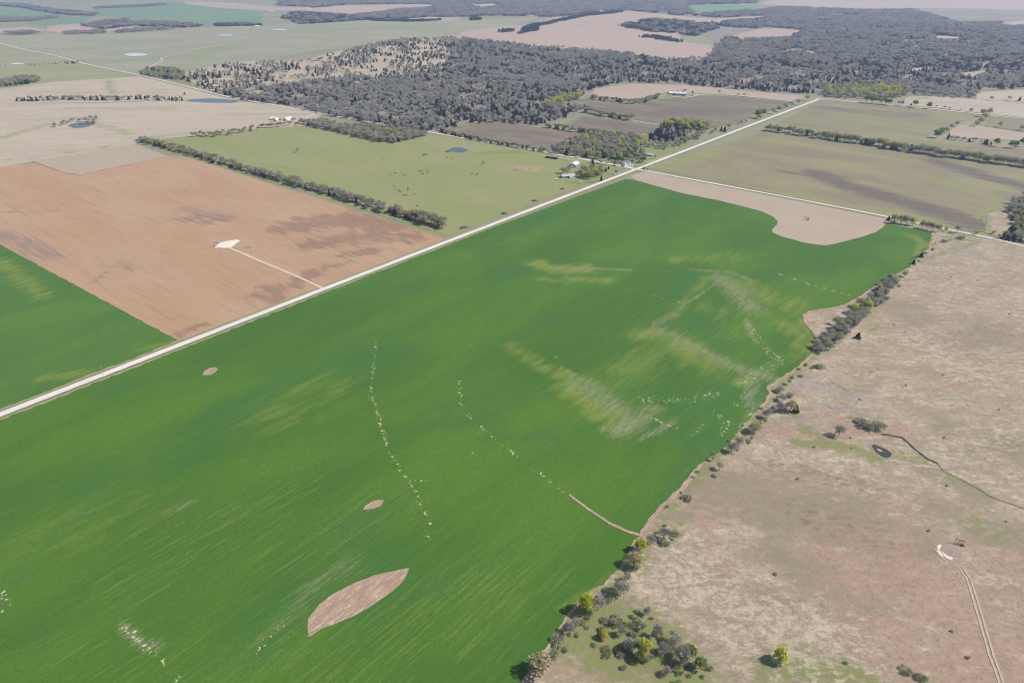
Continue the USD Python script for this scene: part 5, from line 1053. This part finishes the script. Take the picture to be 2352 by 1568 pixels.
# ---------------------------------------------------------------- cattle
def hull(a, ra, b, rb):
    s1 = manifold3d.Manifold.sphere(ra, 12).translate(a); s2 = manifold3d.Manifold.sphere(rb, 12).translate(b)
    return manifold3d.Manifold.batch_hull([s1, s2])
def cow_mesh(head_down, step):
    bones = [((-.75, 0, 1.05), .36, (-.1, 0, .98), .42), ((-.1, 0, .98), .42, (.6, 0, 1.02), .38), ((-.8, 0, 1.2), .26, (.65, 0, 1.22), .22)]
    hz = .45 if head_down else 1.35
    bones += [((.65, 0, 1.12), .27, (1.08, 0, .5 * (1.2 + hz)), .19), ((1.08, 0, .5 * (1.2 + hz)), .18, (1.28, 0, hz), .15), ((1.28, 0, hz), .15, (1.52, 0, hz - .16), .09)]
    for s in (-1, 1):
        bones += [((1.22, s * .1, hz + .1), .05, (1.16, s * .26, hz + .08), .035)]
        f = .14 * s * step
        bones += [((.55, s * .22, .85), .17, (.55 + f, s * .22, .45), .085), ((.55 + f, s * .22, .45), .085, (.56 + f, s * .22, .06), .065), ((.56 + f, s * .22, .06), .065, (.62 + f, s * .22, .05), .06)]
        bones += [((-.75, s * .22, .95), .23, (-.62 - f, s * .23, .62), .12), ((-.62 - f, s * .23, .62), .11, (-.84 - f, s * .23, .42), .075), ((-.84 - f, s * .23, .42), .075, (-.8 - f, s * .23, .06), .06), ((-.8 - f, s * .23, .06), .06, (-.73 - f, s * .23, .05), .058)]
    bones += [((-1.08, 0, 1.28), .05, (-1.16, 0, .6), .03)]
    m = manifold3d.Manifold()
    for a, ra, b, rb in bones: m = m + hull(a, ra, b, rb)
    mm = m.to_mesh(); tm = trimesh.Trimesh(mm.vert_properties[:, :3], mm.tri_verts)
    trimesh.smoothing.filter_taubin(tm, iterations=6)
    return np.array(tm.vertices), np.array(tm.faces)
for k, (hd, st) in enumerate([(True, 1), (True, -1), (False, 1)]):
    p = stage.CreateClassPrim(f'/World/form_cow_{"abc"[k]}')
    usdkit.mesh(stage, f'{p.GetPath()}/body', cow_mesh(hd, st), M['cow'], smooth=True)
COWS = [(95, 235), (172, 215), (305, 235), (333, 250), (555, 180), (585, 188), (608, 225), (655, 165), (680, 195), (160, 410), (228, 475), (255, 503), (370, 440), (375, 470), (288, 550), (318, 555), (355, 556), (472, 535), (512, 720), (1365, 222), (1418, 238), (1450, 225), (978, -30), (1050, -15)]
rng = np.random.default_rng(5)
for k, (x, y) in enumerate(COWS):
    px, py = 882 + .1484 * x, 367.5 + .1484 * y
    grp = ('black cow grazing in the scattered upper herd of the cattle pasture', 'cows of the upper herd') if y < 300 and x < 900 else ('black cow grazing in the tight lower herd of the cattle pasture', 'cows of the lower herd') if y < 600 and x < 900 else ('black cow grazing far to the right of the herd below the pond', 'cows right of the herd') if x > 900 and y > 0 else ('black cow standing near the blue pasture pond', 'cows near the pond') if y < 0 else ('black cow alone just above the long hedgerow', None)
    t = thing('cow', grp[0], 'cow', at(px, py)[0], rng.uniform(0, 6.28), grp[1], scale=1.12, dz=.27)
    t.GetPrim().GetReferences().AddInternalReference(f'/World/form_cow_{"abc"[int(rng.integers(3))]}'); t.GetPrim().SetInstanceable(True)

# ---------------------------------------------------------------- brush piles and the earth heap
def pile(px, py, L, W, h, label, a, seed):
    rng = np.random.default_rng(seed)
    t = thing('brush_pile', label, 'brush pile', at(px, py)[0], a, dz=.2)
    n = 130; parts = []
    for _ in range(n):
        x, y = rng.normal() * L * .26, rng.normal() * W * .26
        z = max(.05, h * (1 - (x / L * 2) ** 2 - (y / W * 2) ** 2)) * rng.uniform(.2, 1)
        d = rng.normal(size=3); d[2] *= .45; d = d / np.linalg.norm(d) * rng.uniform(.8, 2.2)
        parts.append(tube(np.array([x, y, z]) - d, np.array([x, y, z]) + d, rng.uniform(.06, .2), .04, 4))
    put('branches', join(parts), M['brush'], t)
    th = np.linspace(0, 2 * math.pi, 17)[:-1]
    v = [(0, 0, h * .8)] + [(math.cos(q) * L * .26 * rng.uniform(.8, 1.1), math.sin(q) * W * .26 * rng.uniform(.8, 1.1), h * .5) for q in th] + [(math.cos(q) * L * .46 * rng.uniform(.8, 1.1), math.sin(q) * W * .46 * rng.uniform(.8, 1.1), -.2) for q in th]
    f = []
    for q in range(16):
        w = (q + 1) % 16
        f += [[0, 1 + q, 1 + w], [1 + q, 17 + q, 17 + w], [1 + q, 17 + w, 1 + w]]
    put('mound', (np.array(v), np.array(f)), M['brush'], t)
pile(1066, 524, 15, 6, 1.9, 'longest brown brush pile beside the main road near the hedgerow end', .35, 1)
pile(1157, 491, 8, 5, 1.6, 'middle brown brush pile beside the main road', .2, 2)
pile(1228, 462, 8, 4, 1.4, 'small dark brush pile nearest the farmstead beside the main road', .2, 3)
pile(1291, 435, 6, 3, .9, 'low reddish brush pile by the farmstead drive', .2, 4)
pile(1030, 349, 9, 5, 1.6, 'grey brush heap at the left bank of the blue pasture pond', .1, 5)
for px, py, L, W, h, lab, sd_ in [(1196, 390, 26, 15, 2.6, 'large reddish earth heap in the cattle pasture', 7), (1222, 387, 22, 12, 1.8, 'paler earth heap beside the reddish one in the cattle pasture', 8)]:
    rng = np.random.default_rng(sd_)
    gx, gy = np.meshgrid(np.linspace(-1, 1, 34), np.linspace(-1, 1, 24)); r2 = gx ** 2 + gy ** 2
    z = h * np.clip(1 - r2, 0, 1) ** .8 * (.55 + .45 * np.sin(gx * 6 + sd_) * np.sin(gy * 7 + 1)) + .35 * np.clip(1 - r2, 0, 1) * rng.random(gx.shape) + .25 - .6 * smooth(.75, 1.1, r2)
    v = np.stack([gx.ravel() * L / 2, gy.ravel() * W / 2, z.ravel()], 1); q = (np.arange(23)[:, None] * 34 + np.arange(33)).ravel()
    f = np.vstack([np.stack([q, q + 1, q + 35], 1), np.stack([q, q + 35, q + 34], 1)])
    t = thing('earth_heap', lab, 'earth heap', at(px, py)[0], .2, dz=.2)
    put('heap', (v, f), M['earth'], t, smooth=True)

# ---------------------------------------------------------------- haze: one even box of air round everything
hz = usdkit.material(stage, '/World/Looks/haze', {'v': ('principled_volume', {'color': (.55, .67, 1.0), 'density': HAZE, 'anisotropy': .25})}, volume='v.volume')
b = trimesh.creation.box((60000, 60000, CAM_H + 14 + 9)); b.apply_translation((0, 0, (CAM_H + 14 - 9) / 2))
tag(put('haze', (np.array(b.vertices), np.array(b.faces)), hz), 'pale blue haze filling the air out to the horizon', 'haze', kind='stuff')
